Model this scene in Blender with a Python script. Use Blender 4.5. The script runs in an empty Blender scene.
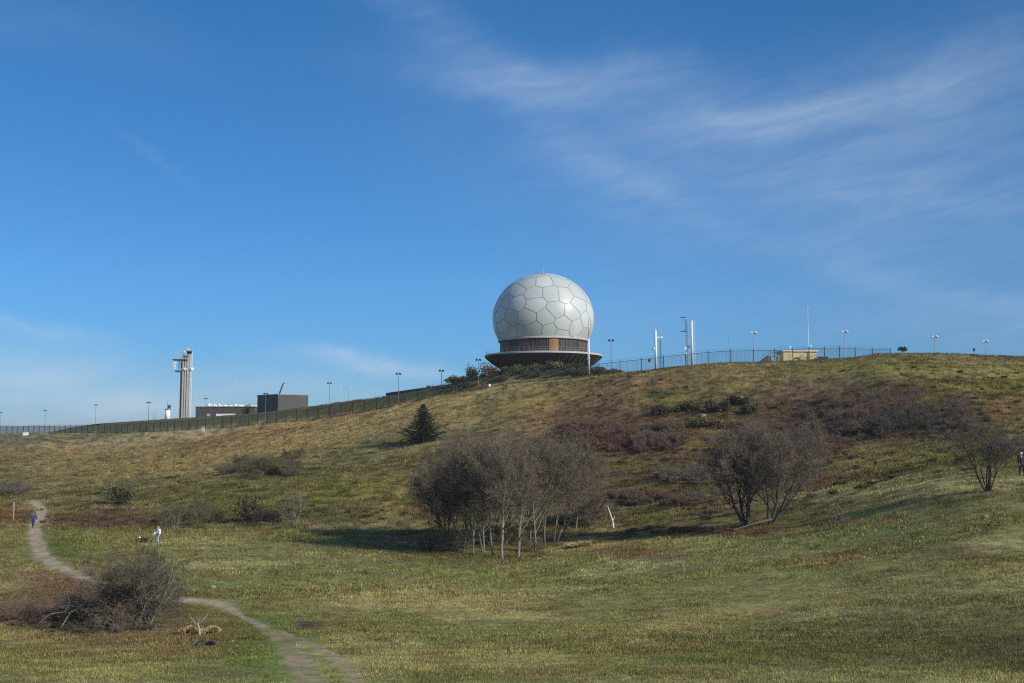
import bpy, bmesh, math, random
import numpy as np
from mathutils import Vector, Matrix

R = math.radians
SC = bpy.context.scene
COL = SC.collection

# ------------------------------------------------------------------ camera
F_PX, CX, CY, HORIZON = 1000.0, 512.0, 341.5, 435.0
PITCH = math.atan((HORIZON - CY) / F_PX)
cam_data = bpy.data.cameras.new("camera")
cam_data.sensor_width = 36.0
cam_data.lens = 36.0 * F_PX / 1024.0
cam_data.clip_start, cam_data.clip_end = 0.1, 30000
cam = bpy.data.objects.new("camera", cam_data)
cam.location = (0, 0, 0)
cam.rotation_euler = (R(90) + PITCH, 0, 0)
COL.objects.link(cam)
SC.camera = cam

# ------------------------------------------------------------------ sun, exposure
SUN_EL, SUN_OFF = 27.0, 57.0                    # elevation, degrees to the right of straight behind the camera
sun_dir = Vector((math.sin(R(SUN_OFF)) * math.cos(R(SUN_EL)), -math.cos(R(SUN_OFF)) * math.cos(R(SUN_EL)), math.sin(R(SUN_EL))))
sl = bpy.data.lights.new("sun", 'SUN')
sl.energy, sl.angle, sl.color = 4.5, R(0.5), (1.0, 0.93, 0.82)
so = bpy.data.objects.new("sun", sl)
so.rotation_euler = sun_dir.to_track_quat('Z', 'Y').to_euler()
COL.objects.link(so)
SC.view_settings.view_transform = 'Standard'
SC.view_settings.look = 'None'
SC.view_settings.exposure = 0.0
SC.view_settings.gamma = 1.0
SC.cycles.use_denoising = False
SC.cycles.use_adaptive_sampling = False
SC.cycles.filter_width = 1.15
SC.cycles.sample_clamp_indirect = 4.0
SC.cycles.sample_clamp_direct = 4.0
SC.view_settings.use_curve_mapping = False


# ------------------------------------------------------------------ picture <-> world helpers
def ray(sx, sy):
    """pixel -> (X/Y, Z/Y) of the ray through it"""
    u, v = (sx - CX) / F_PX, (CY - sy) / F_PX
    k = math.cos(PITCH) - v * math.sin(PITCH)
    return u / k, (math.sin(PITCH) + v * math.cos(PITCH)) / k


def at(sx, sy, d):
    a, e = ray(sx, sy)
    return Vector((a * d, d, e * d))


def to_pixel(x, y, z):
    f = y * math.cos(PITCH) + z * math.sin(PITCH)
    v = (z * math.cos(PITCH) - y * math.sin(PITCH)) / f
    return CX + F_PX * x / f, CY - F_PX * v


def lin(r, g, b):
    return tuple((c / 255 / 12.92) if c < 10 else (((c / 255 + .055) / 1.055) ** 2.4) for c in (r, g, b))


# ------------------------------------------------------------------ world sky with thin cirrus
world = bpy.data.worlds.new("World")
SC.world = world
world.use_nodes = True
wt = world.node_tree
wt.nodes.clear()
W_OUT = wt.nodes.new('ShaderNodeOutputWorld')
W_BG = wt.nodes.new('ShaderNodeBackground')
W_SKY = wt.nodes.new('ShaderNodeTexSky')
W_SKY.sky_type = 'NISHITA'
W_SKY.sun_disc = False
W_SKY.sun_elevation = R(SUN_EL)
W_SKY.sun_rotation = R(180 - SUN_OFF)
W_SKY.altitude = 900
W_SKY.air_density, W_SKY.dust_density, W_SKY.ozone_density = 1.0, 0.3, 2.2
W_BG.inputs['Strength'].default_value = 0.10


def wmath(op, a, b=None, c=None):
    n = wt.nodes.new('ShaderNodeMath')
    n.operation = op
    for i, s in enumerate((a, b, c)):
        if s is None:
            continue
        if isinstance(s, (int, float)):
            n.inputs[i].default_value = s
        else:
            wt.links.new(s, n.inputs[i])
    return n.outputs[0]


tc = wt.nodes.new('ShaderNodeTexCoord')
sep = wt.nodes.new('ShaderNodeSeparateXYZ')
wt.links.new(tc.outputs['Generated'], sep.inputs[0])
az = wmath('ARCTAN2', sep.outputs[0], sep.outputs[1])
el = wmath('ARCSINE', sep.outputs[2])


def wnoise(scale_az, scale_el, detail=5, rough=.55, off=0.0, rot=0.0, dist=0.0):
    cmb = wt.nodes.new('ShaderNodeCombineXYZ')
    ca, sa = math.cos(rot), math.sin(rot)
    wt.links.new(wmath('ADD', wmath('MULTIPLY', az, ca * scale_az), wmath('MULTIPLY', el, sa * scale_az)), cmb.inputs[0])
    wt.links.new(wmath('ADD', wmath('MULTIPLY', el, ca * scale_el), wmath('MULTIPLY', az, -sa * scale_el)), cmb.inputs[1])
    cmb.inputs[2].default_value = off
    n = wt.nodes.new('ShaderNodeTexNoise')
    n.inputs['Scale'].default_value = 1.0
    n.inputs['Detail'].default_value = detail
    n.inputs['Roughness'].default_value = rough
    n.inputs['Distortion'].default_value = dist
    wt.links.new(cmb.outputs[0], n.inputs['Vector'])
    return n.outputs['Fac']


w1 = wmath('SUBTRACT', wnoise(9, 14, 4, .6, 1.3), .5)
w2 = wmath('SUBTRACT', wnoise(9, 14, 4, .6, 7.7), .5)
azw = wmath('ADD', az, wmath('MULTIPLY', w1, .075))
elw = wmath('ADD', el, wmath('MULTIPLY', w2, .05))
fib = wnoise(10, 46, 6, .62, 3.1, R(8), .6)
fib = wmath('ADD', .40, wmath('MULTIPLY', wmath('SUBTRACT', fib, .32), 1.1))
fib = wmath('MAXIMUM', fib, 0.0)
# each wisp: direction (given as the pixel it is seen at), slant, half length, half width, density
WISPS = [
    (545, 84, 5, 105, 19, .30), (430, 22, 34, 95, 22, .15), (655, 72, 8, 60, 14, .14),
    (750, 118, -1, 100, 14, .22), (850, 102, -7, 130, 20, .19), (980, 80, -9, 120, 44, .18), (720, 150, 8, 240, 60, .08),
    (655, 188, 28, 62, 14, .17), (570, 150, 40, 70, 24, .10), (800, 215, 6, 260, 75, .12), (930, 190, 6, 150, 60, .12),
    (940, 290, 18, 95, 13, .17), (970, 325, 6, 130, 22, .15), (870, 200, 6, 60, 9, .10),
    (40, 390, 9, 130, 26, .55), (140, 410, 4, 110, 12, .30), (375, 368, 9, 62, 8, .65), (260, 380, 3, 95, 15, .24),
    (15, 333, 10, 65, 7, .26), (330, 398, 3, 120, 12, .2), (150, 150, 30, 35, 3.5, .06), (40, 20, 4, 110, 22, .06),
    (640, 320, 4, 120, 30, .06),
]
total = None
for (sx, sy, ang, hl, hw, s) in WISPS:
    a0, e0 = ray(sx, sy)
    azc, elc = math.atan(a0), math.atan(e0 / math.sqrt(1 + a0 * a0))
    ca, sa = math.cos(R(-ang)), math.sin(R(-ang))
    da, de = wmath('SUBTRACT', azw, azc), wmath('SUBTRACT', elw, elc)
    u = wmath('ADD', wmath('MULTIPLY', da, ca * 1000 / hl), wmath('MULTIPLY', de, sa * 1000 / hl))
    v = wmath('ADD', wmath('MULTIPLY', da, -sa * 1000 / hw), wmath('MULTIPLY', de, ca * 1000 / hw))
    q = wmath('ADD', wmath('MULTIPLY', u, u), wmath('MULTIPLY', v, v))
    g = wmath('MULTIPLY', wmath('EXPONENT', wmath('MULTIPLY', q, -.75)), s)
    total = g if total is None else wmath('ADD', total, g)
cloud = wmath('MULTIPLY', wmath('MULTIPLY', total, 1.3), fib)
# unseen pale cloud added overhead, sideways and behind, to neutralise blue shadows
fill_veil = wt.nodes.new('ShaderNodeMapRange')
fill_veil.interpolation_type = 'SMOOTHSTEP'
fill_veil.inputs['From Min'].default_value, fill_veil.inputs['From Max'].default_value = .46, .95
fill_veil.inputs['To Max'].default_value = .16
wt.links.new(el, fill_veil.inputs['Value'])
fill_veil2 = wt.nodes.new('ShaderNodeMapRange')
fill_veil2.interpolation_type = 'SMOOTHSTEP'
fill_veil2.inputs['From Min'].default_value, fill_veil2.inputs['From Max'].default_value = .8, 1.7
fill_veil2.inputs['To Max'].default_value = .20
wt.links.new(wmath('ABSOLUTE', az), fill_veil2.inputs['Value'])
cloud = wmath('ADD', cloud, wmath('MAXIMUM', fill_veil.outputs[0], fill_veil2.outputs[0]))
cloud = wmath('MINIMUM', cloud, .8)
wmix = wt.nodes.new('ShaderNodeMix')
wmix.data_type = 'RGBA'
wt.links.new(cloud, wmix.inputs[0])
# clear autumn air: deepen the blue of the Nishita sky, a little more towards the zenith
W_RAMP = wt.nodes.new('ShaderNodeValToRGB')
W_RAMP.color_ramp.elements[0].position, W_RAMP.color_ramp.elements[0].color = 0.0, (.29, .52, .88, 1)
W_RAMP.color_ramp.elements[1].position, W_RAMP.color_ramp.elements[1].color = .45, (.29, .85, 1.25, 1)
e_ = W_RAMP.color_ramp.elements.new(.15)
e_.color = (.33, .73, 1.09, 1)
wt.links.new(el, W_RAMP.inputs[0])
wtint = wt.nodes.new('ShaderNodeMix')
wtint.data_type, wtint.blend_type = 'RGBA', 'MULTIPLY'
wtint.inputs[0].default_value = 1
wt.links.new(W_SKY.outputs[0], wtint.inputs[6])
wt.links.new(W_RAMP.outputs[0], wtint.inputs[7])
# the blue is a little brighter over the hill than towards the sides
wq = wmath('DIVIDE', wmath('SUBTRACT', az, .08), .34)
wb = wmath('ADD', .96, wmath('MULTIPLY', wmath('EXPONENT', wmath('MULTIPLY', wmath('MULTIPLY', wq, wq), -1.0)), .16))
wvec = wt.nodes.new('ShaderNodeVectorMath')
wvec.operation = 'SCALE'
wt.links.new(wtint.outputs[2], wvec.inputs[0])
wt.links.new(wb, wvec.inputs['Scale'])
wt.links.new(wvec.outputs[0], wmix.inputs[6])
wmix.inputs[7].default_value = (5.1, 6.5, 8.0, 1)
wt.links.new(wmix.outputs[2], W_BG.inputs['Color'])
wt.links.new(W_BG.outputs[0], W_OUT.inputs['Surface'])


# ------------------------------------------------------------------ noise
def vnoise(x, y, seed=0):
    xi, yi = np.floor(x).astype(np.int64), np.floor(y).astype(np.int64)
    xf, yf = x - xi, y - yi
    u, v = xf * xf * (3 - 2 * xf), yf * yf * (3 - 2 * yf)

    def h(i, j):
        n = (i * 374761393 + j * 668265263 + seed * 1274126177) & 0xFFFFFFFF
        n = ((n ^ (n >> 13)) * 1274126177) & 0xFFFFFFFF
        n = n ^ (n >> 16)
        return (n & 0xFFFFFF) / float(0xFFFFFF)
    return (h(xi, yi) * (1 - u) + h(xi + 1, yi) * u) * (1 - v) + (h(xi, yi + 1) * (1 - u) + h(xi + 1, yi + 1) * u) * v


def fbm(x, y, octv=4, seed=0, gain=.5):
    t, amp, s = 0, 1.0, 0
    for o in range(octv):
        t = t + amp * vnoise(x * 2 ** o + 17.3 * o, y * 2 ** o - 9.1 * o, seed + o)
        s += amp
        amp *= gain
    return t / s


def sstep(a, b, x):
    t = np.clip((x - a) / (b - a), 0, 1)
    return t * t * (3 - 2 * t)


# ------------------------------------------------------------------ terrain
def pchip_cols(xs, ys, x):
    """xs, ys: (K,N) increasing in K; x: (N,) -> monotone cubic per column"""
    h = np.diff(xs, axis=0)
    dl = np.diff(ys, axis=0) / h
    m = np.zeros_like(ys)
    a, b = dl[:-1], dl[1:]
    w1_, w2_ = 2 * h[1:] + h[:-1], h[1:] + 2 * h[:-1]
    with np.errstate(divide='ignore', invalid='ignore'):
        hm = (w1_ + w2_) / (w1_ / a + w2_ / b)
    m[1:-1] = np.where(a * b > 0, hm, 0)
    m[0], m[-1] = dl[0], dl[-1]
    K = xs.shape[0]
    idx = np.clip((x[None, :] >= xs).sum(axis=0) - 1, 0, K - 2)
    n = np.arange(x.size)
    x0, hh = xs[idx, n], h[idx, n]
    t = np.clip((x - x0) / hh, 0, 1)
    t2, t3 = t * t, t * t * t
    return ((2 * t3 - 3 * t2 + 1) * ys[idx, n] + (t3 - 2 * t2 + t) * hh * m[idx, n]
            + (-2 * t3 + 3 * t2) * ys[idx + 1, n] + (t3 - t2) * hh * m[idx + 1, n])


class Curve1:
    def __init__(self, pts):
        self.x = np.array([p[0] for p in pts], float)
        self.y = np.array([p[1] for p in pts], float)

    def __call__(self, q):
        q = np.clip(np.atleast_1d(np.asarray(q, float)), self.x[0], self.x[-1])
        return pchip_cols(np.repeat(self.x[:, None], q.size, 1), np.repeat(self.y[:, None], q.size, 1), q)


def level(pts):
    """[(sx, sy, d)] -> (d of a, z of a)"""
    dd, zz = [], []
    for sx, sy, d in pts:
        a, e = ray(sx, sy)
        dd.append((a, d))
        zz.append((a, e * d))
    return Curve1(dd), Curve1(zz)


FENCE = [(-900, 436, 640), (-300, 434, 520), (0, 433, 440), (75, 432.5, 395), (150, 431, 350), (200, 428.5, 326), (230, 426.5, 314),
         (282, 421.5, 294), (310, 419.5, 285), (337, 415.5, 277), (390, 406.5, 262), (418, 400.5, 256), (446, 394.5, 251),
         (480, 389, 246), (516, 383, 242), (550, 380.5, 238), (588, 377, 234), (621, 373.5, 231), (650, 370.5, 229), (690, 366, 227),
         (730, 363, 225), (760, 362.7, 224), (817, 361, 222), (850, 358.4, 221), (880, 355.2, 220), (904, 354.8, 220), (935, 355, 220),
         (985, 356.6, 221), (1024, 358, 222), (1300, 372, 226), (2000, 400, 230)]
BANK_Y = [(-900, 438), (-300, 437), (0, 435.5), (40, 433.5), (75, 427), (95, 424), (150, 420), (185, 417.8), (250, 413.5), (308, 406.5),
          (387, 396.6), (446, 385.5), (480, 378), (515, 373.5), (553, 370), (590, 372.5), (621, 374), (650, 371.8), (690, 367.4), (760, 364.2),
          (850, 359.8), (904, 359.4), (985, 360.8), (1300, 374), (2000, 404)]
BANK_OFF = [(-900, 40), (0, 40), (150, 26), (300, 22), (446, 14), (480, 10), (600, 10), (650, 14), (2000, 16)]
L_NEAR = level([(-900, 690, 22), (0, 686, 22), (512, 683, 22), (1024, 683, 22), (2000, 690, 22)])
L_MID = level([(-900, 600, 60), (0, 600, 60), (250, 599, 60), (500, 612, 52), (750, 602, 50), (1000, 590, 45), (1300, 580, 45), (2000, 570, 45)])
L_TOE = level([(-900, 525, 130), (0, 527, 130), (250, 531, 118), (500, 553, 95), (620, 545, 92), (750, 529, 90), (1000, 493, 75), (1300, 482, 72), (2000, 480, 72)])
L_HILL = level([(-900, 485, 215), (0, 482, 205), (250, 479, 172), (500, 474, 150), (750, 456, 145), (1000, 441, 130), (1300, 440, 128), (2000, 440, 128)])
L_FENCE = level(FENCE)
_by, _bo, _fd = Curve1(BANK_Y), Curve1(BANK_OFF), Curve1([(p[0], p[2]) for p in FENCE])
_bank_sx = sorted(set([p[0] for p in BANK_Y] + [p[0] for p in BANK_OFF]))
L_BANK = level([(s, float(_by(s)[0]), float(_fd(s)[0] + _bo(s)[0])) for s in _bank_sx])
A_EDGE = math.tan(R(55))
A_60, A_95 = ray(60, 430)[0], ray(110, 430)[0]


def height_ad(a, d):
    a, d = np.asarray(a, float), np.asarray(d, float)
    n = a.size
    one = np.ones(n)
    ds, zs = [0 * one, 10 * one], [-1.6 * one, -3.4 * one]
    for lv in (L_NEAR, L_MID, L_TOE, L_HILL, L_FENCE, L_BANK):
        ds.append(lv[0](a))
        zs.append(lv[1](a))
    hi = sstep(A_60, A_95, a)
    db, zb = ds[-1], zs[-1]
    ds.append(db + 150); zs.append(zb - 6 + 5.6 * hi)
    ds.append(db + 700); zs.append(zb - 60)
    ds.append(db + 3000); zs.append(zb * 0 - 170)
    ds.append(db + 12000); zs.append(zb * 0 - 260)
    return pchip_cols(np.array(ds), np.array(zs), d)


def height(x, y, bumps=True):
    x, y = np.atleast_1d(np.asarray(x, float)), np.atleast_1d(np.asarray(y, float))
    th = np.arctan2(x, y)
    r = np.hypot(x, y)
    tc_ = np.clip(th, -R(55), R(55))
    d = r * np.cos(tc_)
    z = height_ad(np.tan(tc_), d)
    w = sstep(R(60), R(125), np.abs(th))
    z = z * (1 - w) + w * (-1.6 - .03 * np.minimum(r, 4000))
    if bumps:
        hill = sstep(60, 130, d) * (1 - sstep(500, 900, d))
        crest = 1 - .75 * sstep(180, 215, d)
        amp = (.10 + .34 * hill * crest)
        z = z + amp * (fbm(x / 5.5, y / 5.5, 4, 11, .6) - .5) * sstep(3, 14, d) * (1 - sstep(500, 900, d))
        z = z + .9 * (fbm(x / 26, y / 26, 2, 5) - .5) * hill * (1 - sstep(150, 215, d))
    return z


def ground(sx, sy):
    """the point of the terrain seen at a pixel"""
    a, e = ray(sx, sy)
    d = np.concatenate([np.arange(12, 120, 1.0), np.arange(120, 700, 2.5)])
    z = height(a * d, d)
    k = np.nonzero(z >= e * d)[0]
    i = k[0] if len(k) else int(np.argmax(z / d))
    d = np.linspace(d[max(i - 1, 0)], d[min(i + 1, len(d) - 1)], 40)
    z = height(a * d, d)
    k = np.nonzero(z >= e * d)[0]
    i = k[0] if len(k) else int(np.argmax(z / d))
    return Vector((a * d[i], d[i], float(z[i])))


def gz(x, y):
    return float(height(x, y)[0])


def fence_d(sx):
    return float(_fd(sx)[0])


# ------------------------------------------------------------------ materials
MATS = {}


def nodes_of(name):
    m = bpy.data.materials.new(name)
    m.use_nodes = True
    nt = m.node_tree
    return m, nt, nt.nodes['Principled BSDF']


def mat(name, color, rough=.7, vary=.15, scale=3.0, metal=0.0, bump=0.0, spec=.3):
    if name in MATS:
        return MATS[name]
    m, nt, p = nodes_of(name)
    t = nt.nodes.new('ShaderNodeTexCoord')
    n = nt.nodes.new('ShaderNodeTexNoise')
    n.inputs['Scale'].default_value = scale
    n.inputs['Detail'].default_value = 6
    nt.links.new(t.outputs['Object'], n.inputs['Vector'])
    mr = nt.nodes.new('ShaderNodeMapRange')
    mr.inputs['From Min'].default_value, mr.inputs['From Max'].default_value = .25, .75
    mr.inputs['To Min'].default_value, mr.inputs['To Max'].default_value = 1 - vary, 1 + vary
    nt.links.new(n.outputs['Fac'], mr.inputs['Value'])
    mx = nt.nodes.new('ShaderNodeMix')
    mx.data_type, mx.blend_type = 'RGBA', 'MULTIPLY'
    mx.inputs[0].default_value = 1
    mx.inputs[6].default_value = (*color, 1)
    nt.links.new(mr.outputs[0], mx.inputs[7])
    nt.links.new(mx.outputs[2], p.inputs['Base Color'])
    p.inputs['Roughness'].default_value = rough
    p.inputs['Metallic'].default_value = metal
    p.inputs['Specular IOR Level'].default_value = spec
    if bump:
        b = nt.nodes.new('ShaderNodeBump')
        b.inputs['Strength'].default_value = bump
        nt.links.new(n.outputs['Fac'], b.inputs['Height'])
        nt.links.new(b.outputs[0], p.inputs['Normal'])
    MATS[name] = m
    return m


def cover_mat(name, fine, trans=0.0):
    """ground cover: colour attribute with fine mottling"""
    m, nt, p = nodes_of(name)
    at_ = nt.nodes.new('ShaderNodeAttribute')
    at_.attribute_name = 'cover'
    t = nt.nodes.new('ShaderNodeTexCoord')
    col = at_.outputs['Color']
    for sc, lo, hi, det in fine:
        n = nt.nodes.new('ShaderNodeTexNoise')
        n.inputs['Scale'].default_value = sc
        n.inputs['Detail'].default_value = det
        n.inputs['Roughness'].default_value = .65
        nt.links.new(t.outputs['Object'], n.inputs['Vector'])
        mr = nt.nodes.new('ShaderNodeMapRange')
        mr.inputs['From Min'].default_value, mr.inputs['From Max'].default_value = .28, .72
        mr.inputs['To Min'].default_value, mr.inputs['To Max'].default_value = lo, hi
        nt.links.new(n.outputs['Fac'], mr.inputs['Value'])
        mx = nt.nodes.new('ShaderNodeMix')
        mx.data_type, mx.blend_type = 'RGBA', 'MULTIPLY'
        mx.inputs[0].default_value = 1
        nt.links.new(col, mx.inputs[6])
        nt.links.new(mr.outputs[0], mx.inputs[7])
        col = mx.outputs[2]
    nt.links.new(col, p.inputs['Base Color'])
    p.inputs['Roughness'].default_value = .9
    p.inputs['Specular IOR Level'].default_value = .1
    if trans:
        tr = nt.nodes.new('ShaderNodeBsdfTranslucent')
        nt.links.new(col, tr.inputs['Color'])
        ms = nt.nodes.new('ShaderNodeMixShader')
        ms.inputs[0].default_value = trans
        nt.links.new(p.outputs[0], ms.inputs[1])
        nt.links.new(tr.outputs[0], ms.inputs[2])
        nt.links.new(ms.outputs[0], nt.nodes['Material Output'].inputs['Surface'])
    return m


# ------------------------------------------------------------------ objects
def tag(o, label=None, cat=None, group=None, kind=None):
    if label: o['label'] = label
    if cat: o['category'] = cat
    if group: o['group'] = group
    if kind: o['kind'] = kind
    return o


def thing(name, label, cat, loc=(0, 0, 0), group=None, rz=0):
    o = bpy.data.objects.new(name, None)
    o.location = loc
    o.rotation_euler = (0, 0, rz)
    o.empty_display_size = .5
    COL.objects.link(o)
    return tag(o, label, cat, group)


def link(name, me, m, parent=None, smooth=False):
    o = bpy.data.objects.new(name, me)
    for k in (m if isinstance(m, (list, tuple)) else [m]):
        me.materials.append(k)
    if smooth:
        me.polygons.foreach_set('use_smooth', [True] * len(me.polygons))
    COL.objects.link(o)
    if parent:
        o.parent = parent
    return o


def obj(name, bm, m, parent=None, smooth=False):
    me = bpy.data.meshes.new(name)
    bm.to_mesh(me)
    bm.free()
    return link(name, me, m, parent, smooth)


def np_mesh(name, verts, faces_flat, per_face):
    """fast mesh: verts (N,3), faces (M,k)"""
    me = bpy.data.meshes.new(name)
    nv, nf = len(verts), len(faces_flat)
    me.vertices.add(nv)
    me.vertices.foreach_set('co', np.ascontiguousarray(verts, np.float32).ravel())
    me.loops.add(nf * per_face)
    me.loops.foreach_set('vertex_index', np.ascontiguousarray(faces_flat, np.int32).ravel())
    me.polygons.add(nf)
    me.polygons.foreach_set('loop_start', np.arange(0, nf * per_face, per_face, dtype=np.int32))
    me.polygons.foreach_set('loop_total', np.full(nf, per_face, np.int32))
    me.update(calc_edges=True)
    return me


def set_cover(me, cols):
    at_ = me.color_attributes.new('cover', 'FLOAT_COLOR', 'POINT')
    c = np.ones((len(cols), 4), np.float32)
    c[:, :3] = cols
    at_.data.foreach_set('color', c.ravel())


def box(bm, c, s, rot=None):
    m = Matrix.Translation(c)
    if rot is not None:
        m = m @ rot
    m = m @ Matrix.Diagonal((s[0], s[1], s[2], 1))
    return bmesh.ops.create_cube(bm, size=1, matrix=m)['verts']


def rod(bm, p0, p1, r0, r1=None, n=8, caps=True):
    p0, p1 = Vector(p0), Vector(p1)
    r1 = r0 if r1 is None else r1
    d = p1 - p0
    q = d.to_track_quat('Z', 'Y').to_matrix().to_4x4()
    bmesh.ops.create_cone(bm, cap_ends=caps, segments=n, radius1=r0, radius2=max(r1, 1e-4), depth=d.length,
                          matrix=Matrix.Translation((p0 + p1) / 2) @ q)


def ball(bm, c, s, u=16, v=10):
    bmesh.ops.create_uvsphere(bm, u_segments=u, v_segments=v, radius=1, matrix=Matrix.Translation(c) @ Matrix.Diagonal((s[0], s[1], s[2], 1)))


def lathe(bm, prof, n=96, close=False):
    rings = [[bm.verts.new((r * math.cos(2 * math.pi * k / n), r * math.sin(2 * math.pi * k / n), z)) for k in range(n)] for r, z in prof]
    for a, b in zip(rings[:-1], rings[1:]):
        for k in range(n):
            bm.faces.new((a[k], a[(k + 1) % n], b[(k + 1) % n], b[k]))
    return rings


def tubes(name, segs, sides=3):
    """segs: (N,8) array p0 p1 r0 r1 -> mesh of open tubes"""
    s = np.asarray(segs, float)
    p0, p1, r0, r1 = s[:, 0:3], s[:, 3:6], s[:, 6:7], s[:, 7:8]
    d = p1 - p0
    d = d / np.maximum(np.linalg.norm(d, axis=1, keepdims=True), 1e-9)
    ref = np.where(np.abs(d[:, 2:3]) > .9, np.array([[1., 0, 0]]), np.array([[0, 0, 1.]]))
    u = np.cross(d, ref)
    u /= np.maximum(np.linalg.norm(u, axis=1, keepdims=True), 1e-9)
    w = np.cross(d, u)
    vs = []
    for p, r in ((p0, r0), (p1, r1)):
        for k in range(sides):
            a = 2 * math.pi * k / sides
            vs.append(p + r * (u * math.cos(a) + w * math.sin(a)))
    V = np.stack(vs, axis=1).reshape(-1, 3)
    base = np.arange(len(s))[:, None] * (2 * sides)
    F = np.concatenate([np.concatenate([base + k, base + (k + 1) % sides, base + sides + (k + 1) % sides, base + sides + k], axis=1)[:, None, :]
                        for k in range(sides)], axis=1).reshape(-1, 4)
    return np_mesh(name, V, F, 4)


# ------------------------------------------------------------------ ground cover colour (albedo of what grows where, plus painted grove shade)
PATH_PX = [(31, 500, 1.3), (41, 507, 1.3), (41, 517, 1.1), (34, 526, 1.3), (36, 540, 1.35), (43, 556, 1.3), (58, 567, 1.2), (84, 577, 1.0), (120, 588, .9),
           (165, 598, 1.2), (205, 602, 1.5), (224, 605, 1.0), (238, 614, .42), (258, 624, .45), (278, 638, .55), (292, 652, .62), (302, 668, .55), (312, 686, .5), (322, 715, .55)]
PATH2_PX = [(258, 625, .3), (290, 636, .5), (318, 648, .5), (335, 657, .38), (346, 668, .3), (360, 685, .3)]


def path_pts(px):
    out = []
    for sx, sy, w in px:
        if sy < 690:
            g = ground(sx, sy)
        else:
            g = Vector((ray(sx, sy)[0] * 19, 19, 0))
        out.append((g.x, g.y, w))
    return out


PATHS = [path_pts(PATH_PX), path_pts(PATH2_PX)]


def path_dist(x, y):
    best = np.full(x.shape, 9.)
    for P in PATHS:
        for (x0, y0, w0), (x1, y1, w1_) in zip(P[:-1], P[1:]):
            dx, dy = x1 - x0, y1 - y0
            t = np.clip(((x - x0) * dx + (y - y0) * dy) / (dx * dx + dy * dy), 0, 1)
            dd = np.hypot(x - x0 - t * dx, y - y0 - t * dy) / (w0 + t * (w1_ - w0))
            best = np.minimum(best, dd)
    return best


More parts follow.
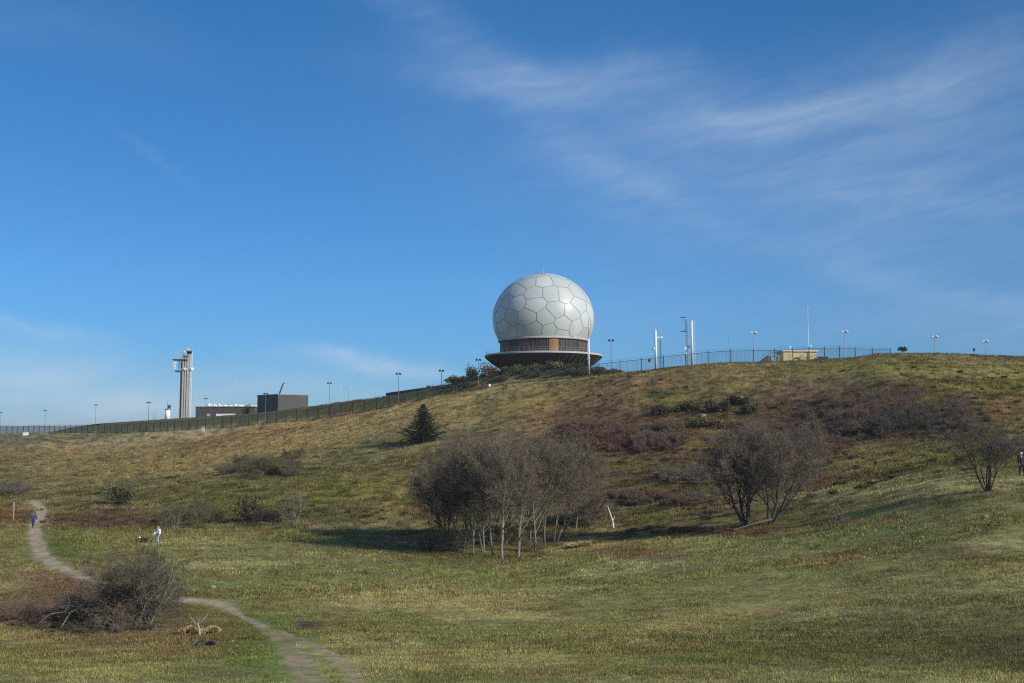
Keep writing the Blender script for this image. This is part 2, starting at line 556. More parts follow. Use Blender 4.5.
# patches of different growth, and the grove's shadow as darker ground: (sx, sy, rx, ry, tilt, srgb, strength)
PATCHES = [
    (250, 648, 60, 34, 25, (74, 95, 40), .75), (205, 676, 60, 16, 0, (84, 98, 48), .5), (95, 560, 70, 9, 10, (82, 84, 42), .5),
    (60, 548, 22, 12, 20, (74, 84, 36), .7), (90, 612, 95, 34, 0, (76, 60, 44), .85), (200, 632, 45, 22, 0, (96, 76, 48), .5),
    (60, 590, 60, 20, 0, (98, 76, 56), .7), (150, 645, 120, 12, 0, (92, 72, 48), .5), (20, 672, 90, 14, 0, (116, 112, 66), .5), (215, 672, 40, 8, 0, (92, 72, 54), .5),
    (105, 520, 70, 9, -2, (86, 60, 46), .8), (0, 515, 24, 10, 0, (110, 74, 46), .7), (70, 448, 90, 5, -6, (112, 80, 52), .6), (150, 444, 120, 5, -8, (146, 124, 84), .6),
    (300, 425, 120, 5, -11, (118, 82, 50), .7), (200, 432, 200, 4, -6, (156, 138, 92), .55), (330, 432, 120, 14, -12, (148, 124, 78), .65), (180, 462, 140, 12, -6, (132, 112, 66), .6),
    (470, 395, 110, 5, -14, (156, 138, 88), .65), (580, 388, 70, 7, -9, (108, 78, 54), .55), (540, 402, 110, 8, -10, (136, 116, 64), .6),
    (640, 388, 80, 9, -10, (108, 78, 56), .6), (700, 395, 80, 14, -6, (88, 88, 36), .6), (590, 425, 60, 22, -4, (116, 76, 56), .7), (600, 470, 70, 14, 0, (104, 84, 48), .6),
    (640, 465, 40, 5, 0, (118, 114, 40), .7), (600, 460, 30, 6, 0, (112, 108, 44), .6), (660, 450, 40, 10, 0, (100, 66, 48), .6), (830, 478, 38, 9, 0, (106, 74, 46), .65),
    (800, 372, 120, 8, -3, (112, 96, 50), .5), (880, 370, 60, 10, 0, (128, 112, 62), .6), (870, 418, 110, 30, 0, (70, 56, 46), .85), (790, 430, 110, 40, 0, (78, 60, 48), .75), (640, 438, 90, 26, 0, (84, 62, 48), .75), (700, 470, 120, 30, 0, (80, 66, 46), .6), (850, 395, 140, 14, 0, (84, 66, 46), .6), (930, 365, 120, 5, 0, (90, 86, 36), .6),
    (985, 385, 60, 16, 0, (112, 102, 48), .6), (870, 460, 60, 10, 0, (128, 116, 66), .7), (960, 460, 70, 14, 0, (104, 100, 46), .6), (1010, 410, 30, 14, 0, (98, 68, 44), .5),
    (900, 490, 150, 8, -4, (150, 140, 92), .7), (690, 545, 90, 6, 0, (134, 126, 76), .6), (585, 543, 30, 6, 0, (160, 142, 86), .75), (640, 553, 40, 5, 0, (100, 72, 48), .7),
    (820, 527, 120, 4, -3, (108, 76, 48), .6), (860, 560, 120, 5, 0, (118, 92, 58), .5), (430, 500, 70, 20, 0, (92, 74, 48), .6), (380, 545, 110, 14, 0, (84, 80, 48), .6), (240, 520, 120, 9, 0, (76, 70, 44), .6), (400, 500, 40, 14, 0, (124, 112, 62), .6),  # the dark ellipse left of the grove paints its cast shadow
    (340, 490, 110, 14, -4, (102, 98, 44), .5), (250, 500, 100, 12, 0, (100, 96, 46), .5), (520, 575, 100, 8, 0, (104, 106, 54), .5), (420, 600, 150, 12, 0, (134, 122, 76), .45),
    (860, 585, 180, 22, 0, (120, 114, 70), .45), (700, 620, 140, 8, -5, (138, 124, 80), .5), (900, 655, 200, 30, -6, (88, 88, 54), .5), (1015, 650, 60, 22, 0, (72, 64, 46), .6),
    (800, 640, 160, 20, -6, (84, 84, 46), .5), (560, 660, 120, 16, 0, (112, 108, 62), .4), (300, 629, 14, 4, 5, (66, 50, 52), .85), (460, 560, 90, 8, 0, (84, 76, 46), .6),
    (700, 530, 60, 6, 0, (84, 66, 44), .7), (700, 500, 60, 12, 0, (98, 78, 56), .6), (610, 500, 50, 12, 0, (92, 70, 56), .6), (760, 440, 60, 20, 0, (92, 70, 52), .5), (700, 440, 50, 14, 0, (120, 96, 40), .5),
]
ALBEDO = 1.56


def cover(x, y, z=None):
    if z is None:
        z = height(x, y)
    d = np.maximum(y, 1.0)
    sx, sy = to_pixel(x, d, z)
    L = lambda r, g, b: np.array(lin(r, g, b))[None, :]
    n1 = fbm(x / 7, y / 7, 5, 21, .6)[:, None]
    n2 = fbm(x / 2.2, y / 2.2, 4, 31, .6)[:, None]
    n3 = fbm(x / 18, y / 18, 4, 41)[:, None]
    n4 = fbm(x / .7, y / .7, 3, 51, .6)[:, None]
    toe = L_TOE[0](np.clip(x / d, -1.4, 1.4))
    hill = sstep(-14, 12, d - toe + 14 * (n1[:, 0] - .5))[:, None]
    mead = L(108, 106, 62) * (1 - sstep(.40, .62, n1)) + L(130, 124, 80) * sstep(.42, .66, n1)
    mead = mead * (1 - .4 * sstep(.50, .72, n3)) + .4 * sstep(.50, .72, n3) * L(92, 96, 50)
    mead = mead * (1 - .55 * sstep(.54, .68, n2)) + .55 * sstep(.54, .68, n2) * L(100, 82, 54)
    hil = L(88, 84, 46) * (1 - sstep(.38, .60, n1)) + L(112, 102, 66) * sstep(.38, .60, n1)
    hil = hil * (1 - .6 * sstep(.54, .70, n2)) + .6 * sstep(.54, .70, n2) * L(82, 62, 44)
    hil = hil * (1 - .5 * sstep(.56, .72, n3)) + .5 * sstep(.56, .72, n3) * L(80, 80, 42)
    c = mead * (1 - hill) + hil * hill
    inview = (d < 480) & (np.abs(x / d) < .75)
    wx = sx + 26 * (fbm(x / 6, y / 6, 4, 61, .65) - .5) * (60 / np.maximum(d, 20)) ** .3 * 2
    wy = sy + 10 * (fbm(x / 4, y / 4, 4, 71, .65) - .5) * 2
    for (px, py, rx, ry, tl, rgb, s) in PATCHES:
        ct, st = math.cos(R(tl)), math.sin(R(tl))
        ux, uy = wx - px, wy - py
        q = ((ux * ct + uy * st) / rx) ** 2 + ((-ux * st + uy * ct) / ry) ** 2
        w = (s * np.exp(-q ** 1.3 * .9) * inview)[:, None]
        c = c * (1 - w) + L(*rgb) * w
    c = c * (.60 + .80 * n4) * (.8 + .4 * fbm(x / .25, y / .25, 2, 81)[:, None])
    n5 = fbm(x / 1.9, y / 1.1, 4, 87, .65)[:, None]
    c = c * (1 - .10 * hill) * (1 - hill * .5 * sstep(.52, .68, n5)) * (1 + hill * .35 * sstep(.52, .36, n5))
    # bank beyond the fence: rough dull green
    fd = L_FENCE[0](np.clip(x / d, -1.4, 1.4))
    bank = (sstep(1.5, 5, d - fd) * (1 - sstep(450, 700, d)))[:, None]
    c = c * (1 - .75 * bank) + .75 * bank * (L(70, 68, 42) * (.6 + .8 * n2))
    far = sstep(500, 1200, d)[:, None]
    c = c * (1 - far) + far * L(70, 84, 48) * (.7 + .6 * n3)
    return np.clip(c * ALBEDO, .003, .75)


# ------------------------------------------------------------------ ground sheet and path
th = np.concatenate([np.linspace(-180, -60, 41)[:-1], np.linspace(-60, -33, 60)[:-1], np.linspace(-33, 33, 900)[:-1], np.linspace(33, 60, 60)[:-1], np.linspace(60, 180, 41)])
th = np.radians(th)
rr = [0.8]
while rr[-1] < 13000:
    r_ = rr[-1]
    rr.append(r_ * (1.06 if r_ < 14 else 1.0075 if r_ < 300 else 1.02 if r_ < 700 else 1.09))
rr = np.array(rr)
TH, RR = np.meshgrid(th, rr)
gx, gy = (RR * np.sin(TH)).ravel(), (RR * np.cos(TH)).ravel()
gzv = height(gx, gy)
V = np.stack([gx, gy, gzv], axis=1)
nr, nt_ = len(rr), len(th)
i, j = np.meshgrid(np.arange(nr - 1), np.arange(nt_ - 1), indexing='ij')
q = (i * nt_ + j).ravel()
Fq = np.stack([q, q + nt_, q + nt_ + 1, q + 1], axis=1)[:, ::-1]
pd = path_dist(gx, gy) * 1.6 + 1.3 * (fbm(gx / 1.3, gy / 1.3, 4, 91, .6) - .5) + .35 * (fbm(gx / .3, gy / .3, 3, 93, .6) - .5)
gcol = cover(gx, gy, gzv)
pm = (1 - sstep(.45, 1.25, pd))[:, None]
near_ = (1 - sstep(38, 56, gy))[:, None]
pcol = (np.array(lin(174, 155, 127))[None, :] * (1 - near_) + np.array(lin(164, 143, 113))[None, :] * near_) * (.55 + .85 * fbm(gx / .45, gy / .45, 5, 97, .65)[:, None])
wornpatch = (sstep(.46, .62, fbm(gx / .8, gy / 2.2, 4, 99, .65)) * .5 * (1 - sstep(45, 60, gy)) + sstep(.5, .66, fbm(gx / 1.1, gy / 2.5, 4, 98, .65)) * .45)[:, None].clip(0, .9)
pcol = pcol * (1 - wornpatch) + wornpatch * gcol
gcol = gcol * (1 - pm) + pcol * pm
onpath = pd[Fq].mean(axis=1) < 1.0
GMAT = cover_mat('ground_cover', [(2.2, .70, 1.30, 8), (9, .60, 1.40, 5), (28, .65, 1.35, 3)])


def submesh(name, faces, label):
    used, inv = np.unique(faces, return_inverse=True)
    me = np_mesh(name, V[used], inv.reshape(-1, 4), 4)
    set_cover(me, gcol[used])
    me.polygons.foreach_set('use_smooth', np.ones(len(me.polygons), bool))
    o = link(name, me, GMAT)
    o['kind'] = 'structure'
    return o


submesh('ground', Fq[~onpath], None)
submesh('path', Fq[onpath], None)

# distant wooded ridge seen beyond the low end of the fence
ridx = np.linspace(-6500, 4500, 220)
rows = []
for k, (yy, f) in enumerate([(4600, 0), (5000, .45), (5500, .85), (5900, 1), (6600, .8), (7600, .2)]):
    top = 52 + 34 * (fbm(ridx / 900, ridx * 0 + 3, 4, 7) - .5) + 6 * fbm(ridx / 60, ridx * 0 + k, 2, 8)
    rows.append(np.stack([ridx, ridx * 0 + yy, -230 + (230 + top) * f], axis=1))
HV = np.concatenate(rows)
i, j = np.meshgrid(np.arange(5), np.arange(219), indexing='ij')
q = (i * 220 + j).ravel()
hm_ = np_mesh('distant_hills', HV, np.stack([q, q + 1, q + 221, q + 220], axis=1), 4)
tag(link('distant_hills', hm_, mat('far_woods', (.045, .085, .06), .9, .4, .004), None, True), kind='structure')


# ------------------------------------------------------------------ grass: many single blades in tufts
rngG = np.random.default_rng(4)


def grass_zone(n_tuft, d0, d1, blades, h, w, spread, lean):
    amax = .64
    dd = np.sqrt(rngG.uniform(d0 * d0, d1 * d1, n_tuft))
    aa = rngG.uniform(-amax, amax, n_tuft)
    x, y = aa * dd, dd
    pdst = path_dist(x, y) + .9 * (fbm(x / 1.3, y / 1.3, 4, 91, .6) - .5)
    keep = pdst > .82 + .3 * rngG.uniform(0, 1, n_tuft)
    fd = L_FENCE[0](x / y)
    keep &= y < fd + 30
    dens = fbm(x / 1.4, y / 1.4, 4, 141, .65)
    keep &= dens > rngG.uniform(.12, .52, n_tuft)
    x, y = x[keep], y[keep]
    n = len(x)
    size = .55 + 1.0 * fbm(x / 3, y / 3, 3, 151)
    X, Y = np.repeat(x, blades), np.repeat(y, blades)
    S = np.repeat(size, blades) * rngG.uniform(.6, 1.35, n * blades)
    ang = rngG.uniform(0, 2 * math.pi, n * blades)
    rad = spread * np.sqrt(rngG.uniform(0, 1, n * blades)) * np.repeat(size, blades)
    bx, by = X + rad * np.cos(ang), Y + rad * np.sin(ang)
    bz = height(bx, by) - .02
    face = rngG.uniform(0, 2 * math.pi, n * blades)
    wv = np.stack([np.cos(face), np.sin(face), 0 * face], axis=1) * (w * S)[:, None] * .5
    la = ang + rngG.normal(0, .8, n * blades)
    ln = lean * rngG.uniform(.3, 1.3, n * blades)
    tip = np.stack([np.cos(la) * ln, np.sin(la) * ln, 1 - .3 * ln], axis=1) * (h * S)[:, None]
    B = np.stack([bx, by, bz], axis=1)
    vv = np.stack([B - wv, B + wv, B + tip * .6 + wv * .75, B + tip], axis=1)
    cb = cover(bx, by, bz)
    kind = rngG.uniform(0, 1, n)
    tone = np.where(kind < .15, rngG.uniform(.35, .6, n), np.where(kind > .80, rngG.uniform(1.25, 1.6, n), rngG.uniform(.72, 1.25, n)))
    jit = np.repeat(tone, blades)[:, None] * rngG.uniform(.8, 1.22, n * blades)[:, None]
    straw = (np.repeat(rngG.uniform(0, 1, n), blades) * .55 + rngG.uniform(0, 1, n * blades) * .45 > .62)[:, None]
    cc = cb * jit
    cc = np.where(straw, cc * np.array([[1.18, 1.13, 1.08]]), cc)
    return vv.reshape(-1, 3), np.repeat(cc, 4, axis=0), n * blades


GV, GC, GN = [], [], 0
for args in [(70000, 14, 34, 7, .075, .014, .13, .8), (80000, 30, 66, 6, .10, .024, .20, .8), (42000, 60, 115, 6, .19, .045, .32, .75),
             (60000, 105, 180, 6, .34, .055, .42, .75), (52000, 165, 300, 6, .38, .075, .5, .7)]:
    v_, c_, n_ = grass_zone(*args)
    GV.append(v_); GC.append(c_); GN += n_
GV, GC = np.concatenate(GV), np.concatenate(GC)
b4 = np.arange(GN)[:, None] * 4
gm = np_mesh('grass', GV, np.concatenate([b4, b4 + 1, b4 + 2, b4 + 3], axis=1), 4)
set_cover(gm, np.clip(GC, .003, .8))
tag(link('grass', gm, cover_mat('grass_blades', [], .25)), 'tufted olive and straw coloured meadow grass covering the whole slope', 'grass', None, 'stuff')


# ------------------------------------------------------------------ woody plants
def perp(d, rng):
    v = Vector((rng.gauss(0, 1), rng.gauss(0, 1), rng.gauss(0, 1)))
    v -= d * v.dot(d)
    return v.normalized()


def grow(rng, p, d, length, rad, lvl, spec, out):
    """spec per level: n segs, wander, lift, children, child angle, child length factor"""
    nseg, wander, lift, nch, angle, lf, start = spec[lvl]
    step = length / nseg
    pts = [p.copy()]
    rads = [rad]
    dirs = [d.copy()]
    for k in range(nseg):
        d = (d + perp(d, rng) * wander * rng.uniform(.3, 1) + Vector((0, 0, lift))).normalized()
        q = pts[-1] + d * step
        r2 = rad * (1 - .72 * (k + 1) / nseg)
        out.append((lvl, pts[-1], q, rads[-1], r2))
        pts.append(q); rads.append(r2); dirs.append(d.copy())
    if lvl + 1 < len(spec):
        for c in range(nch):
            t = start + (1 - start) * (c + rng.uniform(.1, .9)) / nch
            k = min(int(t * nseg), nseg - 1)
            f = t * nseg - k
            bp = pts[k].lerp(pts[k + 1], f)
            bd = dirs[k + 1]
            ang = R(angle) * rng.uniform(.7, 1.25)
            nd = (bd * math.cos(ang) + perp(bd, rng) * math.sin(ang)).normalized()
            grow(rng, bp, nd, length * lf * rng.uniform(.7, 1.2) * (1.15 - .55 * t), max(rads[k] * (.46 if lvl == 0 else .6), .006), lvl + 1, spec, out)


def as_array(out, sel=None, rmin=0.0):
    return np.array([(a.x, a.y, a.z, b.x, b.y, b.z, max(r0, rmin), max(r1, rmin)) for l, a, b, r0, r1 in out if sel is None or l in sel])


BARK = mat('grey_bark', (.165, .145, .115), .9, .35, 6)
BARK_DARK = mat('dark_bark', (.085, .075, .060), .9, .35, 6)
BARK_PALE = mat('pale_bark', (.215, .19, .155), .85, .35, 5)
TWIG = mat('grey_twigs', (.180, .145, .104), .9, .35, 1.5)
TWIG_RED = mat('reddish_twigs', (.185, .105, .072), .9, .35, .8)
TWIG_PURPLE = mat('purple_grey_twigs', (.175, .118, .084), .9, .35, .8)
TWIG_DARK = mat('dark_twigs', (.108, .092, .066), .9, .35, 1)
TWIG_OLIVE = mat('olive_twigs', (.14, .122, .062), .9, .4, .8)
TWIG_BLEACH = mat('bleached_wood', (.31, .275, .22), .8, .3, 3)

TREE_SPEC = [(7, .14, .04, 13, 33, .60, .18), (5, .22, .09, 7, 38, .57, .2), (4, .26, .05, 6, 42, .58, .15), (3, .28, .03, 6, 42, .58, .1), (2, .2, .02, 0, 0, 0, 0)]


def bare_tree(base, h, label, seed, stems=1, spread=.15, lean=(0, 0), bark=BARK, twig=TWIG, rad=None, spec=TREE_SPEC, group=None, rmin=.011, name='bare_tree'):
    rng = random.Random(seed)
    t = thing(name, label, 'tree', base, group)
    out = []
    for s in range(stems):
        a = 2 * math.pi * (s + rng.random() * .6) / max(stems, 1)
        d = Vector((math.cos(a) * spread * (stems > 1) + lean[0], math.sin(a) * spread * (stems > 1) + lean[1], 1)).normalized()
        r0 = (rad or h * .0125) * rng.uniform(.8, 1.15) * (1 if stems == 1 else .8)
        off = Vector((math.cos(a), math.sin(a), 0)) * .14 * (stems > 1)
        grow(rng, off + Vector((0, 0, -.15)), d, h * .76 * rng.uniform(.85, 1.08), r0, 0, spec, out)
    a0_, a1_ = as_array(out, (0,)), as_array(out, (1,), .014)
    tr = link('trunk', tubes('trunk', np.concatenate([a0_, a1_]), 6), [bark, BARK if bark is not BARK_DARK else bark], t, True)
    mi = np.ones(len(tr.data.polygons), np.int32)
    mi[:len(a0_) * 6] = 0
    tr.data.polygons.foreach_set('material_index', mi)
    crown = link('crown', tubes('crown', as_array(out, (2, 3, 4), rmin), 3), [twig], t)
    return t


SHRUB_SPEC = [(4, .24, .04, 7, 38, .58, .10), (3, .28, .04, 5, 40, .58, .1), (2, .28, .03, 3, 42, .62, .1), (2, .2, 0, 0, 0, 0, 0)]


def shrub_array(seed, h, stems=9, spread=.7, rmin=.01, spec=SHRUB_SPEC):
    rng = random.Random(seed)
    out = []
    for s in range(stems):
        a = rng.uniform(0, 2 * math.pi)
        k = spread * rng.uniform(.2, 1.2)
        d = Vector((math.cos(a) * k, math.sin(a) * k, 1)).normalized()
        grow(rng, Vector((math.cos(a), math.sin(a), 0)) * .12 * h * rng.random(), d, h * .66 * rng.uniform(.7, 1.15), h * .012, 0, spec, out)
    return as_array(out, None, rmin)


TEMPL = [shrub_array(100 + k, 1.0, 7, .75, .0, SHRUB_SPEC) for k in range(5)]


def place(arr, loc, h, w, rz, rmin):
    """copy of a unit shrub scaled and turned"""
    c, s = math.cos(rz), math.sin(rz)
    o = arr.copy()
    for k in (0, 3):
        x, y, z = arr[:, k] * w, arr[:, k + 1] * w, arr[:, k + 2] * h
        o[:, k] = x * c - y * s + loc[0]
        o[:, k + 1] = x * s + y * c + loc[1]
        o[:, k + 2] = z + loc[2]
    o[:, 6:8] = np.maximum(arr[:, 6:8] * h, rmin)
    return o


def thicket(name, label, cat, px, n, hpx, m, seed, rmin=.016, wide=1.1, kind='stuff', group=None):
    rmin *= .62
    wide *= 1.15
    """bushes scattered over the ground seen inside ellipses px=[(sx,sy,rx,ry)], hpx = height in pixels"""
    rng = random.Random(seed)
    parts = []
    areas = [e[2] * e[3] for e in px]
    for k in range(n):
        e = rng.choices(px, areas)[0]
        while True:
            u, v = rng.uniform(-1, 1), rng.uniform(-1, 1)
            if u * u + v * v < 1:
                break
        g = ground(e[0] + u * e[2], e[1] + v * e[3])
        h = hpx * g.y / 1000 * rng.uniform(.35, 1.15) * (1 - .55 * (u * u + v * v))
        parts.append(place(TEMPL[rng.randrange(5)], (g.x, g.y, g.z - .1), h, h * wide * rng.uniform(.8, 1.2), rng.uniform(0, 6.28), rmin))
    o = link(name, tubes(name, np.concatenate(parts), 3), m)
    return tag(o, label, cat, group, kind)


def single_shrub(name, label, px, n, hpx, m, seed, rmin=.016, wide=1.1, group=None):
    return thicket(name, label, 'shrub', px, n, hpx, m, seed, rmin, wide, None, group)


# the grove in the middle: each trunk is a tree
GROVE = [
    # sx, sy, top y, seed, lean, label
    (502, 559, 438, 1, (-.02, 0), 'tall bare tree with pale trunk at the front of the grove', 1, BARK_PALE),
    (518, 557, 432, 2, (.03, 0), 'slim bare tree with pale trunk just right of the front trunk', 1, BARK_PALE),
    (545, 545, 440, 3, (.02, 0), 'thin dark stemmed bare tree between the pale trunks and the right edge pair', 1, BARK),
    (555, 544, 436, 4, (.06, 0), 'forked bare tree, last tall one on the right of the grove', 2, BARK),
    (575, 531, 462, 5, (.10, 0), 'short leaning bare tree with pale foot at the right fringe of grove', 1, BARK_PALE),
    (484, 552, 440, 6, (-.05, 0), 'twin stemmed bare tree left of the pale front trunk', 2, BARK),
    (462, 552, 446, 7, (-.10, 0), 'leaning bare tree with low branches left of middle in the grove', 2, BARK),
    (443, 549, 462, 8, (-.18, 0), 'lowest bare tree spreading outwards at the left end of grove', 2, BARK),
    (505, 545, 428, 9, (0, 0), 'tallest bare tree standing at the back of the grove', 2, BARK),
    (470, 543, 438, 11, (-.06, 0), 'bare tree in the back left of the grove behind the leaning ones', 2, BARK),
    (446, 543, 450, 12, (-.12, 0), 'bushy bare tree in the outer back left of the grove', 2, BARK),
    (492, 540, 430, 13, (-.02, 0), 'bare tree at the back of the grove left of the tallest', 2, BARK),
    (560, 538, 446, 14, (.10, 0), 'bare tree at the back right of the grove by its short leaning neighbour', 2, BARK),
    (473, 556, 450, 15, (-.04, 0), 'thin upright bare tree at the front left of the grove', 1, BARK),
    (493, 556, 446, 16, (-.01, 0), 'thin upright bare tree close left of the front pale trunk', 1, BARK),
    (535, 551, 446, 17, (.04, 0), 'thin upright bare tree right of the two front pale trunks', 1, BARK),
    (530, 541, 434, 10, (.02, 0), 'bare tree at the back of the grove right of the tallest', 1, BARK),
]
for (sx, sy, ty, sd, ln, lab, st, bk) in GROVE:
    g = ground(sx, sy)
    bare_tree(g, (sy - ty) * g.y / 1000, lab, sd, st, .2, ln, bk, TWIG, None, TREE_SPEC, 'bare trees of the grove', .0098)
single_shrub('bare_shrub', 'low grey undergrowth shrub at the left foot of the grove', [(446, 549, 26, 4)], 6, 38, TWIG, 31, .012, 1.2)
single_shrub('bare_shrub', 'dark tangled shrub among the trunks of the grove', [(520, 548, 34, 5)], 5, 26, TWIG, 32, .010, 1.1)
single_shrub('bare_shrub', 'grey shrub at the right edge of the grove beside white snag', [(582, 524, 22, 6)], 7, 38, TWIG, 33, .012, 1.2)

# the pair on the right and the solitary ones
g = ground(746, 526)
bare_tree(g, 108 * g.y / 1000, 'wide bare tree with several stems, left of the pair above the fallen log', 21, 4, .38, (-.16, 0), BARK_DARK, TWIG, g.y * .0021, TREE_SPEC, 'pair of bare trees', .009)
g = ground(771, 524)
bare_tree(g, 112 * g.y / 1000, 'wide bare tree with several stems, right of the pair above the fallen log', 22, 3, .36, (.16, 0), BARK_DARK, TWIG, g.y * .0021, TREE_SPEC, 'pair of bare trees', .009)
g = ground(988, 491)
bare_tree(g, 74 * g.y / 1000, 'small bare tree of fanned grey stems near the walker in black', 23, 13, .42, (0, 0), BARK_DARK, TWIG_DARK, g.y * .0009, [(6, .16, .03, 7, 32, .5, .3), (4, .24, .04, 6, 36, .55, .15), (3, .26, .03, 4, 38, .6, .1), (2, .2, 0, 0, 0, 0, 0)], None, .007)
g = ground(840, 528)
bare_tree(g, 26 * g.y / 1000, 'tiny bare sapling on the meadow edge right of the tree pair', 24, 4, .3, (0, 0), BARK, TWIG, None, SHRUB_SPEC, None, .008, 'bare_sapling')
g = ground(294, 525)
bare_tree(g, 40 * g.y / 1000, 'small round bare tree on the slope left of grove shadow', 25, 3, .3, (0, 0), BARK, TWIG, g.y * .001, SHRUB_SPEC, None, .016)
g = ground(176, 530)
bare_tree(g, 34 * g.y / 1000, 'thin bare sapling with pale stem beside the white-topped walker', 26, 3, .3, (0, 0), BARK_PALE, TWIG_OLIVE, None, SHRUB_SPEC, None, .012, 'bare_sapling')


def conifer(base, h, label, seed):
    rng = random.Random(seed)
    t = thing('conifer', label, 'tree', base)
    bm = bmesh.new()
    rod(bm, (0, 0, -.2), (0, 0, h * .97), h * .022, .02, 8)
    obj('trunk', bm, mat('conifer_bark', (.10, .075, .055), .9, .3, 6), t, True)
    V, Fc = [], []
    nw = 19
    for k in range(nw):
        f = k / (nw - 1)
        z0 = h * (.03 + .93 * f)
        reach = h * .60 * (1 - f) ** .78 * (1.0 if f > .12 else .9) + .05 * h
        nb = int(14 - 7 * f)
        a0 = rng.uniform(0, 6.28)
        for b in range(nb):
            az_ = a0 + 6.283 * b / nb + rng.uniform(-.22, .22)
            L = reach * rng.uniform(.62, 1.16)
            dx, dy = math.cos(az_), math.sin(az_)
            ns = max(4, int(L / .16))
            for s in range(ns):
                u = (s + rng.random()) / ns
                r = L * u
                z = z0 + L * (.34 * u * u - .22 * u) + rng.gauss(0, .05)
                c = Vector((dx * r, dy * r, z))
                for m_ in range(8):
                    side = rng.uniform(-1, 1)
                    ln = (.20 + .26 * (1 - u)) * rng.uniform(.6, 1.2) * h / 6
                    dv = Vector((dx, dy, .2)) * rng.uniform(.3, 1) + Vector((-dy, dx, 0)) * side * 1.2 + Vector((0, 0, rng.uniform(-.45, .3)))
                    dv = dv.normalized() * ln
                    wv = perp(dv.normalized(), rng) * .05 * h / 6
                    i0 = len(V)
                    V += [c - wv, c + wv, c + dv]
                    Fc.append((i0, i0 + 1, i0 + 2))
    for s in range(20):
        c = Vector((0, 0, h * rng.uniform(.9, .98)))
        dv = Vector((rng.gauss(0, .1), rng.gauss(0, .1), .35 * h / 6))
        wv = perp(dv.normalized(), rng) * .05
        i0 = len(V)
        V += [c - wv, c + wv, c + dv]
        Fc.append((i0, i0 + 1, i0 + 2))
    link('crown', np_mesh('crown', np.array([tuple(v) for v in V]), np.array(Fc), 3), mat('conifer_needles', (.026, .038, .017), .8, .4, 1.2), t)
    return t


g = ground(423, 442)
conifer(g, 38 * g.y / 1000, 'dark green conifer alone on the open slope below the fence', 3)


def leaf_shrub(name, label, base, rx, ry, rz, n, m, seed, leaf, group=None, cat='shrub'):
    """leafy bush: leaf clumps spread through several uneven lobes, on a few stems"""
    rng = random.Random(seed)
    t = thing(name, label, cat, base, group)
    lobes = [(Vector((rng.uniform(-.6, .6) * rx, rng.uniform(-.6, .6) * ry, rng.uniform(.3, .75) * rz)), rng.uniform(.25, .5)) for _ in range(9)]
    V, Fc = [], []
    for k in range(n):
        c, s = rng.choice(lobes)
        dv = Vector((rng.gauss(0, 1), rng.gauss(0, 1), rng.gauss(0, 1))).normalized() * rng.random() ** .4
        p = c + Vector((dv.x * s * rx, dv.y * s * ry, dv.z * s * rz))
        if p.z < 0:
            p.z = rng.random() * .2 * rz
        nrm = Vector((rng.gauss(0, 1), rng.gauss(0, 1), rng.gauss(0, 1))).normalized()
        u = perp(nrm, rng) * leaf * rng.uniform(.6, 1.4)
        w = nrm.cross(u) * .6
        i0 = len(V)
        V += [p - u, p + w, p + u, p - w]
        Fc.append((i0, i0 + 1, i0 + 2, i0 + 3))
    link('crown', np_mesh('crown', np.array([tuple(v) for v in V]), np.array(Fc), 4), m, t)
    st = place(TEMPL[seed % 5], (0, 0, -.1), rz * .95, max(rx, ry) * .9, 0, .02)
    link('stems', tubes('stems', st, 3), TWIG_DARK, t)
    return t


OLIVE_LEAF = mat('olive_leaves', (.155, .130, .060), .8, .45, .5)
GREEN_LEAF = mat('green_leaves', (.105, .106, .044), .8, .45, .5)
DARK_LEAF = mat('dark_leaves', (.066, .060, .025), .8, .45, .5)
GORSE_LEAF = mat('yellow_green_leaves', (.125, .115, .034), .8, .45, .5)
RUSSET_LEAF = mat('russet_leaves', (.16, .085, .035), .8, .4, .5)

# shrubs on the left slope
single_shrub('bare_shrub', 'olive brown low bare shrub alone on the slope below the black building', [(262, 472, 40, 8)], 40, 25, TWIG_OLIVE, 41, .022, 1.3)
single_shrub('bare_shrub', 'small twiggy fringe right of the low olive brown shrub on the left slope', [(300, 459, 20, 5)], 9, 13, TWIG_OLIVE, 42, .02, 1.2)
g = ground(120, 505)
leaf_shrub('leafy_shrub', 'round green shrub standing just above the long red patch', g, 2.9, 2.2, 3.4, 1500, GREEN_LEAF, 43, .16)
single_shrub('bare_shrub', 'large olive brown bare shrub above the white-topped walker', [(190, 522, 26, 8)], 22, 33, TWIG_OLIVE, 44, .018, 1.1)
g = ground(249, 522)
leaf_shrub('leafy_shrub', 'dark green leafy shrub left of the small round bare tree', g, 2.2, 1.8, 3.8, 1000, GREEN_LEAF, 45, .15)
single_shrub('bare_shrub', 'low dark bare shrub between green shrub and small round bare tree', [(268, 521, 20, 4)], 9, 20, TWIG_DARK, 46, .016, 1.2)
single_shrub('bare_shrub', 'dark bare shrub at the left frame edge above the wooden post', [(6, 494, 17, 6)], 12, 22, TWIG, 47, .02, 1.2)
single_shrub('bare_shrub', 'reddish low growth forming the long patch under the green shrub', [(100, 522, 62, 5)], 46, 8, TWIG_RED, 48, .014, 1.4)

